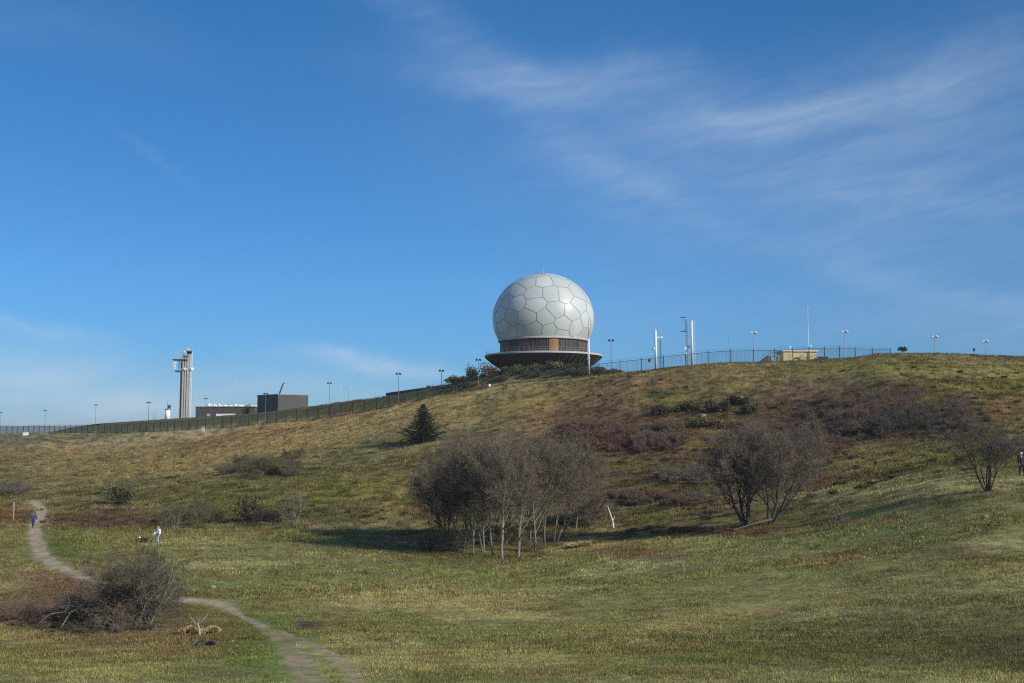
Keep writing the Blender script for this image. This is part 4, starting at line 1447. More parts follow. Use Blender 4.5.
# thick white mast and its lattice neighbour
b, h = base_at(691.6, 320.5, 238)
t = thing('antenna_mast', 'thick white tapering mast with rungs, tallest white mast by the fence', 'mast', b)
bm = bmesh.new(); rod(bm, (0, 0, 0), (.0, 0, h), .30, .20, 14); obj('pole', bm, WHITE, t, True)
bm = bmesh.new()
for k in range(22):
    z = h * (k + .5) / 22
    rod(bm, (.25, 0, z), (.72, 0, z), .025, None, 4)
rod(bm, (.68, 0, 0), (.68, 0, h), .035, None, 5)
obj('ladder', bm, WHITE, t)
bm = bmesh.new()
for sy in (328.5, 337):
    z = at(690, sy, 238).z - b.z
    box(bm, (-.6, 0, z), (2.0, .12, .09))
obj('crossbar', bm, GREY_METAL, t)
b, h = base_at(686.6, 319, 239)
t = thing('lattice_mast', 'slender grey lattice mast with dark aerials left of the thick white mast', 'mast', b)
bm = bmesh.new(); lattice(bm, h, .36, .04, 18, .75); obj('lattice', bm, GREY_METAL, t)
bm = bmesh.new()
rod(bm, (-.7, 0, h - .2), (-.7, 0, h + .5), .04, None, 6); rod(bm, (-.7, 0, h - .2), (0, 0, h - .4), .035, None, 6)
for sy in (317.3, 331.3):
    z = at(683, sy, 239).z - b.z
    rod(bm, (-1.5, 0, z), (-.1, 0, z), .09, None, 6)
    for x in (-1.5, -1.15, -.8, -.45):
        rod(bm, (x, -.3, z), (x, .3, z), .04, None, 5)
z = at(683, 331.3, 239).z - b.z
rod(bm, (-.25, 0, h - .3), (-.25, 0, z), .05, None, 6)
obj('aerial', bm, DARK_METAL, t)
for sy, dx in ((347, .35), (348.5, -.5), (354, -.4)):
    bm = bmesh.new()
    z = at(688, sy, 239).z - b.z
    rod(bm, (dx, -.3, z), (dx, -.6, z), .40, .34, 14)
    obj('dish', bm, WHITE, t)
# thin masts
for sx, ty, d, lab in ((729, 338, 242, 'very thin grey aerial mast between thick white mast and the twin floodlight'),
                       (807.6, 307.5, 240, 'tall white whip aerial above the yellow hut'), (156, 411, 385, 'low thin aerial mast left of the small white turret'),
                       (153.3, 412.5, 385, 'thinner of the low aerials left of the small white turret')):
    b, h = base_at(sx, ty, d)
    t = thing('whip_aerial', lab, 'aerial', b)
    big = sx > 800
    bm = bmesh.new()
    rod(bm, (0, 0, 0), (0, 0, h * .55), .10 if big else .08, .07 if big else .06, 8); rod(bm, (0, 0, h * .55), (0, 0, h), .06 if big else .05, .04, 8)
    obj('pole', bm, WHITE if big else GREY_METAL, t)
    bm = bmesh.new()
    ball(bm, (0, 0, h), (.16, .16, .22), 8, 6)
    box(bm, (0, 0, h * .55), (.2, .2, .2))
    obj('tip', bm, WHITE if big else GREY_METAL, t)


# ------------------------------------------------------------------ lamps
def floodlight(sx, ty, d, label, white=True, single=False, h_over=None):
    b, h = base_at(sx, ty, d)
    t = thing('floodlight_post', label, 'lamp post', b, 'floodlight posts along the fence')
    bm = bmesh.new()
    rod(bm, (0, 0, 0), (0, 0, h - .3), .085, .06, 8)
    rod(bm, (0, 0, -.1), (0, 0, .5), .14, .12, 8)
    obj('pole', bm, GREY_METAL if white else mat('dull_steel', (.16, .17, .18), .6, .15, 3), t)
    bm = bmesh.new()
    rod(bm, (-.55, 0, h - .4), (.55, 0, h - .4), .045, None, 6)
    obj('crossarm', bm, GREY_METAL, t)
    for s_ in ((-1, 1) if not single else (1,)):
        bm = bmesh.new()
        m_ = Matrix.Translation((s_ * .45, -.1, h - .18)) @ Matrix.Rotation(R(35) * s_, 4, 'Y') @ Matrix.Rotation(R(-30), 4, 'X')
        vs = box(bm, (0, 0, 0), (.62, .5, .26))
        bmesh.ops.bevel(bm, geom=bm.edges[:], offset=.05, segments=2, affect='EDGES')
        bmesh.ops.transform(bm, matrix=m_, verts=bm.verts[:])
        lh = obj('lamp_head', bm, WHITE if white else DARK_METAL, t)
    return t


LAMPS = [
    (1, 412, 470, False, 'floodlight post at the left frame edge above the distant ridge'),
    (45.5, 410, 450, False, 'floodlight post beyond the low fence end, second from left frame edge'),
    (96, 404.5, 420, False, 'floodlight post where the bank begins, left of the thin aerials'),
    (149, 402, 392, False, 'floodlight post just left of thin aerials and the white turret'),
    (206, 398, 392, False, 'small floodlight post behind the left end of the low long building'),
    (266, 393, 303, False, 'floodlight post standing before the black building'),
    (329.5, 382.5, 312, False, 'floodlight post right of the black building'),
    (398.5, 373, 264, False, 'floodlight post before the long dark roof slab'),
    (441.5, 370, 275, False, 'floodlight post at the right end of the long dark roof slab'),
    (478.5, 359, 247, False, 'floodlight post at the fence left of the dome mound'),
    (611, 339.5, 238, False, 'floodlight post just right of the dome gallery'),
    (753.5, 332, 230, True, 'white twin floodlight left of the yellow hut'),
    (844.5, 331, 228, True, 'white twin floodlight right of the yellow hut'),
    (934.5, 336, 229, True, 'white twin floodlight right of the small dark crest tree'),
    (985, 340.5, 232, True, 'twin floodlight nearest the right frame edge'),
]
for sx, ty, d, wh, lab in LAMPS:
    floodlight(sx, ty, d, lab, wh)
b, h = base_at(974, 349, 260)
t = thing('floodlight_post', 'short distant post left of the rightmost twin floodlight', 'lamp post', b, 'floodlight posts along the fence')
bm = bmesh.new(); rod(bm, (0, 0, 0), (0, 0, h), .1, .08, 8); obj('pole', bm, GREY_METAL, t)
bm = bmesh.new(); box(bm, (0, 0, h - .2), (.5, .4, .8)); bmesh.ops.bevel(bm, geom=bm.edges[:], offset=.06, segments=2, affect='EDGES'); obj('lamp_head', bm, DARK_METAL, t)
# swan neck street lamp
b, h = base_at(348.6, 387, 325)
t = thing('street_lamp', 'street lamp with curved neck pointing left, beyond the bank', 'lamp post', b)
bm = bmesh.new()
pts_ = [Vector((0, 0, 0)), Vector((0, 0, h - 1.4)), Vector((-.15, 0, h - .6)), Vector((-.6, 0, h - .15)), Vector((-1.5, 0, h)), Vector((-2.1, 0, h))]
for a, c in zip(pts_[:-1], pts_[1:]):
    rod(bm, a, c, .08, .07, 8)
obj('pole', bm, GREY_METAL, t)
bm = bmesh.new(); box(bm, (-2.5, 0, h), (1.0, .4, .22)); bmesh.ops.bevel(bm, geom=bm.edges[:], offset=.06, segments=2, affect='EDGES'); obj('lamp_head', bm, WHITE, t)
# camera globe on the fence
b, h = base_at(489, 385.5, fence_d(489) - 1.2)
t = thing('camera_post', 'short post with a white round camera head by the fence', 'camera post', b)
bm = bmesh.new(); rod(bm, (0, 0, 0), (0, 0, h - .3), .06, None, 8); obj('pole', bm, DARK_METAL, t)
bm = bmesh.new(); ball(bm, (.1, 0, h), (.34, .34, .4)); obj('camera_head', bm, WHITE, t, True)
b, h = base_at(428.5, 386, 262)
t = thing('camera_post', 'short dark post with boxy head before the roof slab', 'camera post', b)
bm = bmesh.new(); rod(bm, (0, 0, 0), (0, 0, h - .3), .09, None, 8); obj('pole', bm, DARK_METAL, t)
bm = bmesh.new(); box(bm, (0, 0, h - .2), (1.0, .5, .6)); bmesh.ops.bevel(bm, geom=bm.edges[:], offset=.08, segments=2, affect='EDGES'); obj('camera_head', bm, DARK_METAL, t)

# ------------------------------------------------------------------ concrete antenna tower
TD = 380.0
b, h = base_at(186.8, 352, TD)
s = TD / 1000
tw = thing('antenna_tower', 'tall ribbed concrete antenna tower with platforms on its left side', 'tower', b, None, R(8))
tw.scale = (1.10, 1.1, 1)
CONC = mat('tower_concrete', (.31, .302, .285), .8, .18, .6)
CONC_SHADE = mat('shaded_concrete', (.17, .155, .14), .85, .2, .6)
bm = bmesh.new(); box(bm, (.0, .3, h / 2 - .5), (2.5, 2.6, h - 1)); obj('shaft', bm, CONC, tw)
bm = bmesh.new(); box(bm, (-1.55, .2, h / 2 - 2), (.55, 1.8, h - 4)); obj('shaded_side', bm, CONC_SHADE, tw)  # no separate part: the column's shaded left side as a darker strip
bm = bmesh.new()
for x in (-.85, -.1, .65):
    box(bm, (x, -1.12, h / 2 - .8), (.34, .30, h - 1.6))
obj('rib', bm, mat('rib_light', (.41, .40, .38), .8, .15, .8), tw)
bm = bmesh.new()
for x in (1.45, 2.0):
    rod(bm, (x, -.6, 0), (x, -.6, h + .6), .07, None, 6)
for k in range(44):
    z = .4 + (h) * k / 44
    rod(bm, (1.45, -.6, z), (2.0, -.6, z), .05, None, 5)
    if k % 4 == 0:
        rod(bm, (2.0, -.6, z), (2.0, -1.3, z + .1), .05, None, 5)
        rod(bm, (1.2, -.5, z), (1.45, -.6, z), .06, None, 5)
obj('ladder_cage', bm, WHITE, tw)
zp = lambda sy: at(185, sy, TD).z - b.z
for sy, x0, x1 in ((360, -4.4, .6), (371.5, -3.5, -1.0)):
    bm = bmesh.new(); box(bm, ((x0 + x1) / 2, -.2, zp(sy)), (x1 - x0, 3.0, .45)); pl = obj('platform', bm, DARK_METAL, tw)
    segs = []
    for k in range(9):
        x = x0 + (x1 - x0) * k / 8
        segs.append((x, -1.65, zp(sy), x, -1.65, zp(sy) + 1.1, .03, .03))
        if k:
            for z in (.55, 1.1):
                segs.append((x - (x1 - x0) / 8, -1.65, zp(sy) + z, x, -1.65, zp(sy) + z, .03, .03))
    link('railing', tubes('railing', np.array(segs), 4), POSTM, pl)
bm = bmesh.new(); rod(bm, (-2.4, -.4, zp(371.5)), (-2.4, -.4, zp(360)), .16, None, 8); box(bm, (-1.4, 0, zp(373)), (.8, 1.5, 1.3)); box(bm, (-1.1, -.2, zp(362)), (1.0, 1.6, 1.6)); obj('bracing', bm, DARK_METAL, tw)
for sy, r_ in ((363.5, .6), (366.3, .5), (368.8, .45)):
    bm = bmesh.new()
    rod(bm, (-3.7, -.9, zp(sy)), (-3.9, -1.5, zp(sy)), r_ * .9, r_, 14)
    obj('dish', bm, WHITE, tw)
bm = bmesh.new(); rod(bm, (.9, -.9, zp(351)), (.9, -.9, zp(352.2)), .95, 1.25, 14); box(bm, (.9, 0, zp(353)), (1.3, 1.8, .8)); box(bm, (0, -.2, zp(356.3)), (1.9, 2.9, .3)); obj('top_platform', bm, DARK_METAL, tw)
for q0, q1, r0_, r1_ in (((.9, -1.4, 350.2), (.7, -1.9, 349.8), .35, .45), ((-.2, -1.3, 352.2), (-.35, -1.7, 352), .45, .5),
                         ((2.1, -.9, 369), (2.3, -1.4, 369), .45, .5), ((-.1, -1.3, 369.2), (-.15, -1.7, 369.2), .5, .5)):
    bm = bmesh.new(); rod(bm, (q0[0], q0[1], zp(q0[2])), (q1[0], q1[1], zp(q1[2])), r0_, r1_, 14); obj('dish', bm, WHITE, tw)
for x, z0, z1, r_ in ((-3.0, 360, 348.5, .14), (-4.2, 360, 353, .06), (-1.9, 360, 354, .08), (-1.0, 360, 352.5, .06), (.9, 350, 346.5, .06), (-2.2, 360, 350, .05)):
    bm = bmesh.new(); rod(bm, (x, -.6, zp(z0)), (x, -.6, zp(z1)), r_, None, 6); obj('aerial', bm, POSTM, tw)

# small white turret
b, h = base_at(167.8, 409.5, 380)
t = thing('white_turret', 'small white turret with dark aerials on top left of the tower', 'turret', b)
bm = bmesh.new(); rod(bm, (0, 0, 0), (0, 0, h), 1.05, .9, 20); obj('wall', bm, WHITE, t, True)
bm = bmesh.new(); rod(bm, (0, 0, h), (0, 0, h + .25), 1.25, 1.25, 20); obj('roof', bm, GREY_METAL, t)
bm = bmesh.new()
rod(bm, (-.1, 0, h), (-.1, 0, h + 3.2), .09, .06, 6); box(bm, (.5, 0, h + 1.0), (.9, .8, 1.3)); rod(bm, (1.0, 0, h), (1.0, 0, h + 1.8), .06, None, 6); rod(bm, (-.9, 0, h + .1), (1.1, 0, h + .9), .06, None, 6)
obj('aerial', bm, DARK_METAL, t)

# ------------------------------------------------------------------ buildings on the left
LD = 366.0
b, _ = base_at(226, 410, LD)
s = LD / 1000
t = thing('low_building', 'low long dark brick building with white roof plant and white door strip', 'building', b, None, R(-4))
zt_ = at(226, 407.2, LD).z - b.z
bm = bmesh.new()
box(bm, (0, 4, zt_ / 2), (60 * s, 10, zt_))
obj('wall', bm, mat('dark_brick', (.085, .076, .068), .85, .3, 1.5), t)
bm = bmesh.new(); box(bm, (0, 4, zt_ + .16), (60 * s + .7, 10.7, .34)); rf = obj('roof', bm, mat('roof_edge', (.30, .30, .30), .7, .15, 1), t)
bm = bmesh.new()
rng = random.Random(3)
for x, w, hh in ((-6.4, 1.7, .95), (-4.4, 1.5, .7), (-2.6, 1.5, .8), (-.6, 2.0, .55), (1.5, 2.0, .45), (3.4, 1.6, .75), (5.0, 1.8, .6)):
    box(bm, (x + .3, 1.5, zt_ + .35 + hh * .3), (w * .8, 1.6, hh * .6), Matrix.Rotation(hh, 4, 'Z'))
    ball(bm, (x - .4, 1.2, zt_ + .35 + hh * .4), (w * .42, .7, hh * .75), 14, 8)
box(bm, (.5, 2.5, zt_ + .5), (16, 1.8, .35))
box(bm, (9.0, 2.5, zt_ + .5), (4.5, 1.8, .5))
obj('roof_plant', bm, WHITE, rf)
bm = bmesh.new(); box(bm, (.3, -1.03, at(226, 415, LD).z - b.z), (7.2, .12, .85)); obj('door', bm, WHITE, t)
bm = bmesh.new(); box(bm, (-6.1, -1.04, at(226, 415, LD).z - b.z), (1.3, .1, .9)); obj('window', bm, POSTM, t)

# black building: corner at sx 278
BD = 328.0
cb = at(278, 394, BD)
zb_ = gz(cb.x, cb.y) - 2.0
ztop = cb.z - zb_
t = thing('black_building', 'black metal clad block with one brown grey sunlit side', 'building', (cb.x, cb.y, zb_))
Lf = at(257.5, 395.6, BD + 9)
Rt = at(308.3, 393.4, BD + 7)
vL, vR = Vector((Lf.x - cb.x, Lf.y - cb.y, 0)), Vector((Rt.x - cb.x, Rt.y - cb.y, 0))


def prism(bm, o0, v1, v2, z0, z1):
    lo = [bm.verts.new((*(p.xy), z0)) for p in (o0, o0 + v1, o0 + v1 + v2, o0 + v2)]
    hi = [bm.verts.new((*(p.xy), z1)) for p in (o0, o0 + v1, o0 + v1 + v2, o0 + v2)]
    bm.faces.new(lo); bm.faces.new(hi)
    for k in range(4):
        bm.faces.new((lo[k], lo[(k + 1) % 4], hi[(k + 1) % 4], hi[k]))


bm = bmesh.new(); prism(bm, Vector((0, 0, 0)), vR, vL, 0, ztop - .25); bmesh.ops.recalc_face_normals(bm, faces=bm.faces[:])
wall = obj('wall', bm, mat('dark_cladding', (.060, .057, .058), .6, .12, .8), t)
bm = bmesh.new()
vLn, vRn = vL.normalized(), vR.normalized()
prism(bm, (vLn + vRn) * -.12, vR + vRn * .24, vL + vLn * .24, ztop - .25, ztop)
bmesh.ops.recalc_face_normals(bm, faces=bm.faces[:])
obj('roof', bm, mat('roof_grey', (.22, .22, .23), .6, .1, 1), t)
bm = bmesh.new()
nR = Vector((vRn.y, -vRn.x, 0))
prism(bm, vRn * .15 + nR * .06, vRn * (vR.length - .3), nR * -.05, .2, ztop - .45)
bmesh.ops.recalc_face_normals(bm, faces=bm.faces[:])
obj('wall_panel', bm, mat('sunlit_cladding', (.066, .062, .064), .6, .1, .8), t)  # lighter copy of the cladding, the sunlit side put into its colour
bm = bmesh.new()
nL = Vector((-vLn.y, vLn.x, 0))
for k in range(9):
    c = vLn * (vL.length * (k + .5) / 9) + nL * .04
    box(bm, (c.x, c.y, ztop / 2), (.06, .06, ztop - .6))
obj('cladding_rib', bm, mat('black_rib', (.03, .03, .033), .5, .1, 1), t)
# jib behind it
p0, p1 = at(278.5, 396, BD + 14), at(283.3, 383.5, BD + 14)
b = Vector((p0.x, p0.y, gz(p0.x, p0.y)))
t = thing('crane', 'dark slanting crane jib rising behind the black building', 'crane', b)
bm = bmesh.new(); rod(bm, (0, 0, 0), p0 - b, .3, .3, 8); obj('column', bm, DARK_METAL, t)
bm = bmesh.new(); rod(bm, p0 - b, p1 - b, .28, .22, 6); rod(bm, p1 - b, p1 - b + Vector((.45, 0, .2)), .2, .12, 6); obj('jib', bm, DARK_METAL, t)

# long dark roof slab
pA, pB = at(386, 393.5, 300), at(446.5, 385.2, 283)
bm = bmesh.new()
dv = pB - pA
nv = Vector((-dv.y, dv.x, 0)).normalized() * 9
zA = gz(pA.x, pA.y)
t = thing('flat_roof_building', 'long low dark building with flat sloping roof edge left of the dome', 'building', (pA.x, pA.y, zA))
o0 = Vector((0, 0, pA.z - zA))
def slab(bm, z_hi, z_lo, inset):
    u = dv.normalized()
    a0, a1 = o0 + u * inset, o0 + dv - u * inset
    n_ = nv.normalized()
    q4 = [a0 + n_ * inset, a1 + n_ * inset, a1 + nv, a0 + nv]
    hi = [bm.verts.new(p + Vector((0, 0, z_hi))) for p in q4]
    lo = [bm.verts.new(p + Vector((0, 0, z_lo))) for p in q4]
    bm.faces.new(hi); bm.faces.new(lo)
    for k in range(4):
        bm.faces.new((lo[k], lo[(k + 1) % 4], hi[(k + 1) % 4], hi[k]))
    bmesh.ops.recalc_face_normals(bm, faces=bm.faces[:])
bm = bmesh.new(); slab(bm, .12, -.75, 0); obj('roof', bm, mat('dark_roof', (.04, .042, .05), .5, .15, 1), t)
bm = bmesh.new(); slab(bm, -.76, -6, .5); obj('wall', bm, mat('dark_wall', (.12, .11, .10), .8, .2, 1), t)  # wall in one even dark grey-brown
bm = bmesh.new(); slab(bm, .20, .125, .1); obj('skylit_top', bm, mat('skylit_blue_grey', (.45, .48, .52), .4, .1, 1, .4), t)  # thin pale blue sheet imitates skylight on top of the dark roof

# yellow hut on the crest
YD = 234.0
s = YD / 1000
b, _ = base_at(800, 350, YD)
t = thing('yellow_hut', 'pale yellow flat roofed hut on the crest behind the fence', 'hut', b, None, R(3))
zt_ = at(800, 351.6, YD).z - b.z
bm = bmesh.new(); box(bm, (0, 2.5, zt_ / 2), (34.0 * s, 5, zt_)); obj('wall', bm, mat('yellow_render', (.74, .60, .30), .8, .08, 1), t)
bm = bmesh.new(); box(bm, (0, 2.5, zt_ + .17), (36.6 * s, 5.6, .32)); rf = obj('roof', bm, mat('roof_cream', (.78, .72, .56), .7, .08, 1), t)
bm = bmesh.new(); rod(bm, (2.0, -.16, 0), (2.0, -.16, zt_ - .1), .07, None, 8); rod(bm, (2.0, -.16, zt_ - .15), (1.2, -.16, zt_ - .05), .05, None, 6); obj('downpipe', bm, DARK_METAL, t)
bm = bmesh.new(); box(bm, (-2.2, -.03, zt_ * .48), (.9, .08, zt_ * .55)); box(bm, (.6, -.03, zt_ * .6), (.8, .08, .7)); obj('window', bm, mat('pale_shutter', (.62, .50, .27), .7, .1, 1), t)
bm = bmesh.new()
for x, hh in ((-2.1, .8), (2.9, 1.1)):
    rod(bm, (x, 1, zt_ + .3), (x, 1, zt_ + .3 + hh * .6), .05, None, 6); ball(bm, (x, 1, zt_ + .3 + hh), (.28, .28, .28), 10, 8)
obj('lamp', bm, WHITE, rf)
# outside steps
b2, _ = base_at(770, 355, YD - 1)
t = thing('outside_steps', 'dark metal steps with handrail rising to the yellow hut', 'steps', b2, None, R(3))
zz = lambda sy: at(770, sy, YD - 1).z - b2.z
zlo, zhi = zz(362.5), zz(355.5)
bm = bmesh.new()
n = 8
for k in range(n):
    x0 = (-10 + 9 * k / n) * s
    x1 = (-10 + 9 * (k + 1) / n) * s
    zk = zlo + (zhi - zlo) * (k + 1) / n
    box(bm, ((x0 + x1) / 2, .8, zk / 2), (x1 - x0, 1.5, zk))
obj('flight', bm, DARK_METAL, t)
bm = bmesh.new(); box(bm, (5.0 * s, .8, zhi - .1), (12.4 * s, 1.5, .22)); box(bm, (9 * s, .8, zhi / 2), (.3, 1.3, zhi)); box(bm, (2 * s, .8, zhi / 2), (.3, 1.3, zhi)); obj('landing', bm, GREY_METAL, t)
segs = []
for k in range(9):
    x = (-1 + 12 * k / 8) * s
    segs.append((x, .05, zhi, x, .05, zhi + 1.1, .03, .03))
segs += [(-1 * s, .05, zhi + 1.1, 11 * s, .05, zhi + 1.1, .035, .035), (-1 * s, .05, zhi + .55, 11 * s, .05, zhi + .55, .03, .03), (-10 * s, .05, zlo + 1.0, -1 * s, .05, zhi + 1.1, .035, .035)]
link('handrail', tubes('handrail', np.array(segs), 5), DARK_METAL, t)
b2, _ = base_at(823, 357, YD)
t = thing('meter_cabinet', 'low dark cabinet right of the yellow hut', 'cabinet', b2)
hh = at(823, 357.0, YD).z - b2.z
bm = bmesh.new(); box(bm, (0, 0, hh / 2), (2.2, 1, hh)); bmesh.ops.bevel(bm, geom=bm.edges[:], offset=.06, segments=2, affect='EDGES'); obj('body', bm, DARK_METAL, t)
bm = bmesh.new(); box(bm, (0, 0, hh + .06), (2.5, 1.2, .12)); obj('lid', bm, GREY_METAL, t)

# small dark flat-crowned tree on the crest
b, h = base_at(902, 346.5, 226)
t = leaf_shrub('crest_tree', 'tiny dark tree with spreading flat crown alone on the crest', b + Vector((0, 0, h - 1.1)), 1.25, .9, 1.15, 520, DARK_LEAF, 97, .15, None, 'tree')
bm = bmesh.new(); rod(bm, (0, 0, -(h - 1.1) - .2), (0, 0, .5), .10, .07, 8); obj('trunk', bm, BARK_PALE, t)
# small white marker boxes
for sx, sy, w, hh, lab in ((25.5, 434, 5.0, 3.4, 'small white box at the foot of the fence, far left'), (203, 430, 2.6, 4.2, 'little grey white marker stone below the low long building')):
    g = ground(sx, sy + 1.5)
    s_ = g.y / 1000
    t = thing('marker_box', lab, 'marker', g - Vector((0, 0, .1)))
    bm = bmesh.new(); box(bm, (0, 0, hh * s_ / 2), (w * s_, .7, hh * s_)); bmesh.ops.bevel(bm, geom=bm.edges[:], offset=.06, segments=2, affect='EDGES'); obj('body', bm, WHITE if w > 3 else POSTM, t)
    bm = bmesh.new(); box(bm, (0, 0, hh * s_ + .05), (w * s_ * .8, .8, .1)); obj('lid', bm, POSTM, t)
# wooden post by the path
g = ground(13, 520)
hh = 17.5 * g.y / 1000
bm = bmesh.new()
rod(bm, (0, 0, -.2), (.03, 0, hh), .13, .11, 10)
bmesh.ops.bevel(bm, geom=[e for e in bm.edges if e.calc_length() < .2], offset=.02, segments=1, affect='EDGES')
o = obj('wooden_post', bm, mat('weathered_wood', (.26, .235, .19), .9, .25, 4), None, True)
o.location = g
tag(o, 'weathered wooden post standing left of the walker on the path', 'post')


# ------------------------------------------------------------------ people and dog
def skin_mesh(verts, edges, radii, root, levels=2):
    me = bpy.data.meshes.new('tmp_skin')
    me.from_pydata([tuple(v) for v in verts], edges, [])
    o = bpy.data.objects.new('tmp_skin', me)
    COL.objects.link(o)
    md = o.modifiers.new('skin', 'SKIN')
    md.use_smooth_shade = True
    for k, sv in enumerate(me.skin_vertices[0].data):
        r_ = radii[k]
        sv.radius = r_ if isinstance(r_, tuple) else (r_, r_)
        sv.use_root = (k == root)
    sd_ = o.modifiers.new('subdivision', 'SUBSURF')
    sd_.levels = sd_.render_levels = levels
    dg = bpy.context.evaluated_depsgraph_get()
    dg.update()
    out = bpy.data.meshes.new_from_object(o.evaluated_get(dg))
    bpy.data.objects.remove(o)
    bpy.data.meshes.remove(me)
    return out


SKIN = mat('skin', (.55, .36, .27), .6, .06, 6)


def person(base, h, rz, label, top_c, leg_c, hair_c, seed, pack=None, stride=.16, arms=(.25, -.2), bulk=1.0, puff=.022):
    k = h / 1.75
    t = thing('person', label, 'person', base, None, rz)
    # faces -Y locally
    J = {'pelvis': (0, 0, .95), 'waist': (0, .0, 1.10), 'chest': (0, .01, 1.32), 'neck': (0, .0, 1.49), 'headb': (0, -.02, 1.58), 'headt': (0, -.03, 1.68)}
    for s_, n in ((-1, 'l'), (1, 'r')):
        st = stride * s_
        J['hip' + n] = (.10 * s_, 0, .90)
        J['knee' + n] = (.11 * s_, -.04 - st * .6, .50)
        J['ankle' + n] = (.11 * s_, .02 - st, .09)
        J['toe' + n] = (.12 * s_, -.13 - st, .035)
        J['sho' + n] = (.185 * s_ * bulk, .01, 1.42)
        sw = arms[0 if s_ < 0 else 1]
        J['elb' + n] = (.25 * s_ * bulk, .03 - sw * .3, 1.14)
        J['wri' + n] = (.26 * s_ * bulk, -.03 - sw, .92)
        J['hand' + n] = (.255 * s_ * bulk, -.05 - sw * 1.15, .83)
    names = list(J)
    rad = {'pelvis': (.145, .11), 'waist': (.13, .10), 'chest': (.155, .115), 'neck': .055, 'headb': (.07, .085), 'headt': (.072, .085)}
    for n in 'lr':
        rad.update({'hip' + n: .088, 'knee' + n: .058, 'ankle' + n: .038, 'toe' + n: .032, 'sho' + n: .058, 'elb' + n: .040, 'wri' + n: .028, 'hand' + n: (.03, .018)})
    E = [('pelvis', 'waist'), ('waist', 'chest'), ('chest', 'neck'), ('neck', 'headb'), ('headb', 'headt')]
    for n in 'lr':
        E += [('pelvis', 'hip' + n), ('hip' + n, 'knee' + n), ('knee' + n, 'ankle' + n), ('ankle' + n, 'toe' + n), ('chest', 'sho' + n), ('sho' + n, 'elb' + n), ('elb' + n, 'wri' + n), ('wri' + n, 'hand' + n)]

    def graph(sel, grow_):
        ns = [n for n in names if n in sel]
        ix = {n: i_ for i_, n in enumerate(ns)}
        ed = [(ix[a], ix[b_]) for a, b_ in E if a in ix and b_ in ix]
        rd = []
        for n in ns:
            r_ = rad[n]
            r_ = r_ if isinstance(r_, tuple) else (r_, r_)
            rd.append(tuple((c + grow_) * k for c in r_))
        return [Vector(J[n]) * k for n in ns], ed, rd, ix
    vv, ed, rd, ix = graph(set(names), 0)
    me = skin_mesh(vv, ed, rd, ix['pelvis'])
    bm = bmesh.new(); bm.from_mesh(me); bpy.data.meshes.remove(me)
    # face and fingers are part of the one body mesh
    hc = Vector(J['headt']) * k
    box(bm, hc + Vector((0, -.095 * k, -.045 * k)), (.028 * k, .04 * k, .05 * k))
    for s_ in (-1, 1):
        ball(bm, hc + Vector((.085 * s_ * k, .0, -.04 * k)), (.015 * k, .03 * k, .04 * k), 8, 6)
        hd = Vector(J['hand' + ('l' if s_ < 0 else 'r')]) * k
        for f_ in range(4):
            o_ = Vector((0, (-.03 + .02 * f_) * k, -.01 * k))
            l_ = (.075, .085, .08, .062)[f_] * k
            rod(bm, hd + o_, hd + o_ + Vector((-.008 * s_ * k, -.008 * k, -l_ * .55)), .010 * k, .009 * k, 6)
            rod(bm, hd + o_ + Vector((-.008 * s_ * k, -.008 * k, -l_ * .5)), hd + o_ + Vector((-.022 * s_ * k, -.014 * k, -l_)), .009 * k, .006 * k, 6)
        rod(bm, hd + Vector((0, -.03 * k, .03 * k)), hd + Vector((-.01 * s_ * k, -.07 * k, -.03 * k)), .011 * k, .008 * k, 6)
    obj('body', bm, SKIN, t, True)
    me = skin_mesh(*graph({'pelvis', 'waist', 'chest', 'shol', 'elbl', 'wril', 'shor', 'elbr', 'wrir'}, puff)[:3], 0)
    link('jacket', me, mat('cloth_%d_top' % seed, top_c, .8, .12, 6), t, True)
    me = skin_mesh(*graph({'pelvis', 'hipl', 'kneel', 'anklel', 'hipr', 'kneer', 'ankler'}, .016)[:3], 0)
    link('trousers', me, mat('cloth_%d_leg' % seed, leg_c, .8, .12, 6), t, True)
    for n in 'lr':
        a, b_ = Vector(J['ankle' + n]) * k, Vector(J['toe' + n]) * k
        bm = bmesh.new()
        ball(bm, (a + b_) / 2 + Vector((0, 0, -.03 * k)), (.05 * k, .14 * k, .05 * k))
        obj('shoe', bm, mat('shoe_leather', (.05, .04, .035), .6, .1, 5), t, True)
    bm = bmesh.new()
    ball(bm, hc + Vector((0, .02 * k, .025 * k)), (.094 * k, .108 * k, .085 * k))
    ball(bm, hc + Vector((0, .06 * k, -.04 * k)), (.085 * k, .06 * k, .09 * k))
    obj('hair', bm, mat('hair_%d' % seed, hair_c, .7, .2, 8), t, True)
    if pack:
        p_ = thing('rucksack', pack[0], 'rucksack', base, None, rz)
        bm = bmesh.new()
        box(bm, (0, .23 * k, 1.25 * k), (.34 * k, .20 * k, .48 * k))
        bmesh.ops.bevel(bm, geom=bm.edges[:], offset=.06 * k, segments=3, affect='EDGES')
        bg = obj('bag', bm, mat('bag_%d' % seed, pack[1], .8, .1, 5), p_, True)
        bm = bmesh.new()
        for s_ in (-1, 1):
            pts_ = [Vector((.10 * s_, .16, 1.47)), Vector((.11 * s_, .0, 1.51)), Vector((.115 * s_, -.155, 1.40)), Vector((.13 * s_, -.15, 1.22)), Vector((.15 * s_, .16, 1.08))]
            for a, b_ in zip(pts_[:-1], pts_[1:]):
                rod(bm, a * k, b_ * k, .018 * k, None, 6)
        obj('strap', bm, mat('bag_strap', (.03, .03, .035), .8, .1, 5), p_)
    return t


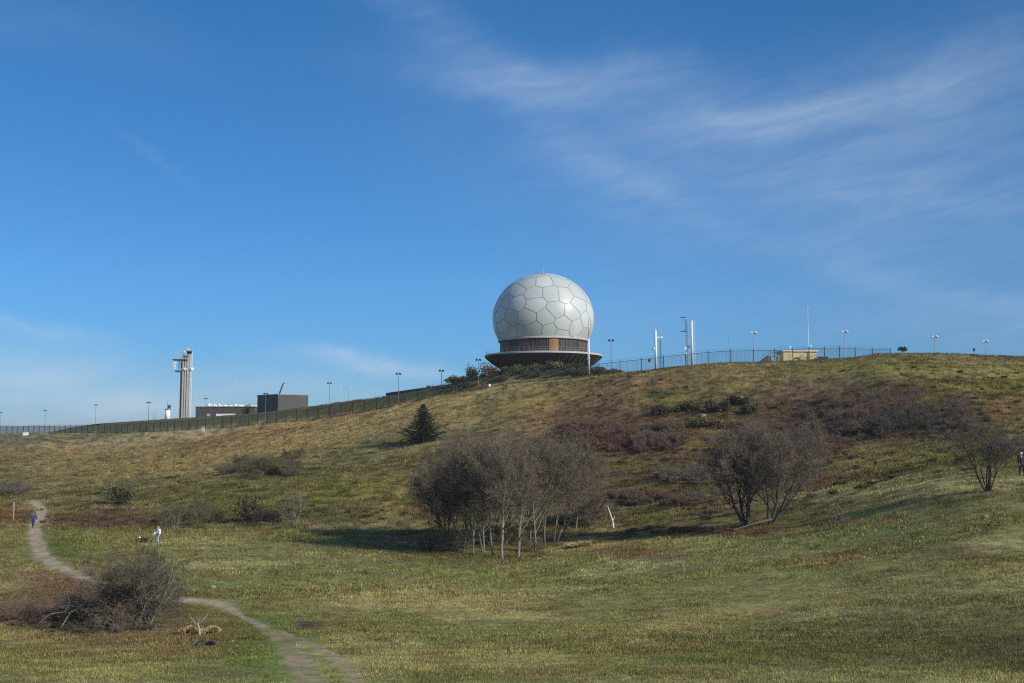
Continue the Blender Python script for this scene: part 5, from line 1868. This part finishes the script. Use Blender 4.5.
g = ground(33, 527.5)
person(g, 14.2 * g.y / 1000, R(10), 'walker in a dark purple blue jacket coming along the path', (.055, .035, .21), (.035, .035, .10), (.10, .07, .05), 1, None, .14, (.18, -.18), 1.3, .045)
g = ground(158, 543)
person(g, 16.2 * g.y / 1000, R(-40), 'walker in a bright white top and light blue jeans beside a small dog', (.86, .88, .88), (.28, .40, .62), (.42, .31, .22), 2, None, .12, (.30, .05), 1.25, .055)
g = ground(1022, 476)
person(g, 23.0 * g.y / 1000, R(20), 'walker in black clothes with white hair at the right frame edge', (.018, .019, .024), (.016, .018, .026), (.80, .79, .76), 3, None, .12, (.1, .1), 1.25, .045)

# dog
g = ground(144, 543)
k = 1.0
dv_ = [(0, -.05, .50), (0, -.30, .52), (0, .28, .50), (0, -.42, .62), (0, -.50, .72), (0, -.66, .69), (0, .42, .56), (0, .58, .70),
       (-.1, -.28, .34), (-.1, -.27, .18), (-.1, -.30, .04), (.1, -.28, .34), (.1, -.25, .18), (.1, -.28, .04),
       (-.1, .24, .36), (-.1, .34, .20), (-.1, .28, .04), (.1, .24, .36), (.1, .34, .20), (.1, .30, .04)]
de_ = [(0, 1), (0, 2), (1, 3), (3, 4), (4, 5), (2, 6), (6, 7), (1, 8), (8, 9), (9, 10), (1, 11), (11, 12), (12, 13), (2, 14), (14, 15), (15, 16), (2, 17), (17, 18), (18, 19)]
drd = [.13, .15, .12, .09, .095, .05, .04, .02, .06, .035, .035, .06, .035, .035, .075, .035, .035, .075, .035, .035]
me = skin_mesh([Vector(v) for v in dv_], de_, drd, 0)
me.transform(Matrix.Scale(.85, 4))
dt = thing('dog', 'small black dog with a white head in the grass beside the walker in white', 'dog', g, None, R(-75))
bd = link('body', me, [mat('black_fur', (.02, .02, .022), .8, .2, 10), mat('white_fur', (.75, .73, .70), .8, .1, 10)], dt, True)
for p in me.polygons:
    if p.center.z > .52 and p.center.y < -.31:
        p.material_index = 1
bm = bmesh.new()
for s_ in (-1, 1):
    rod(bm, (.05 * s_, -.39, .67), (.068 * s_, -.38, .765), .034, .007, 6)
obj('ear', bm, mat('black_fur', (.02, .02, .022)), dt)

# ------------------------------------------------------------------ haze: one box of even pale air
bm = bmesh.new()
box(bm, (0, 0, -120), (26600, 26600, 2 * 182))
hz_o = bpy.data.meshes.new('haze')
bm.to_mesh(hz_o); bm.free()
hm2 = bpy.data.materials.new('haze')
hm2.use_nodes = True
nt = hm2.node_tree
nt.nodes.remove(nt.nodes['Principled BSDF'])
pv = nt.nodes.new('ShaderNodeVolumePrincipled')
pv.inputs['Color'].default_value = (.92, .95, 1, 1)
pv.inputs['Density'].default_value = 1.2e-4
nt.links.new(pv.outputs[0], nt.nodes['Material Output'].inputs['Volume'])
tag(link('haze', hz_o, hm2), 'pale blue haze over the far ridge', 'haze', None, 'stuff')
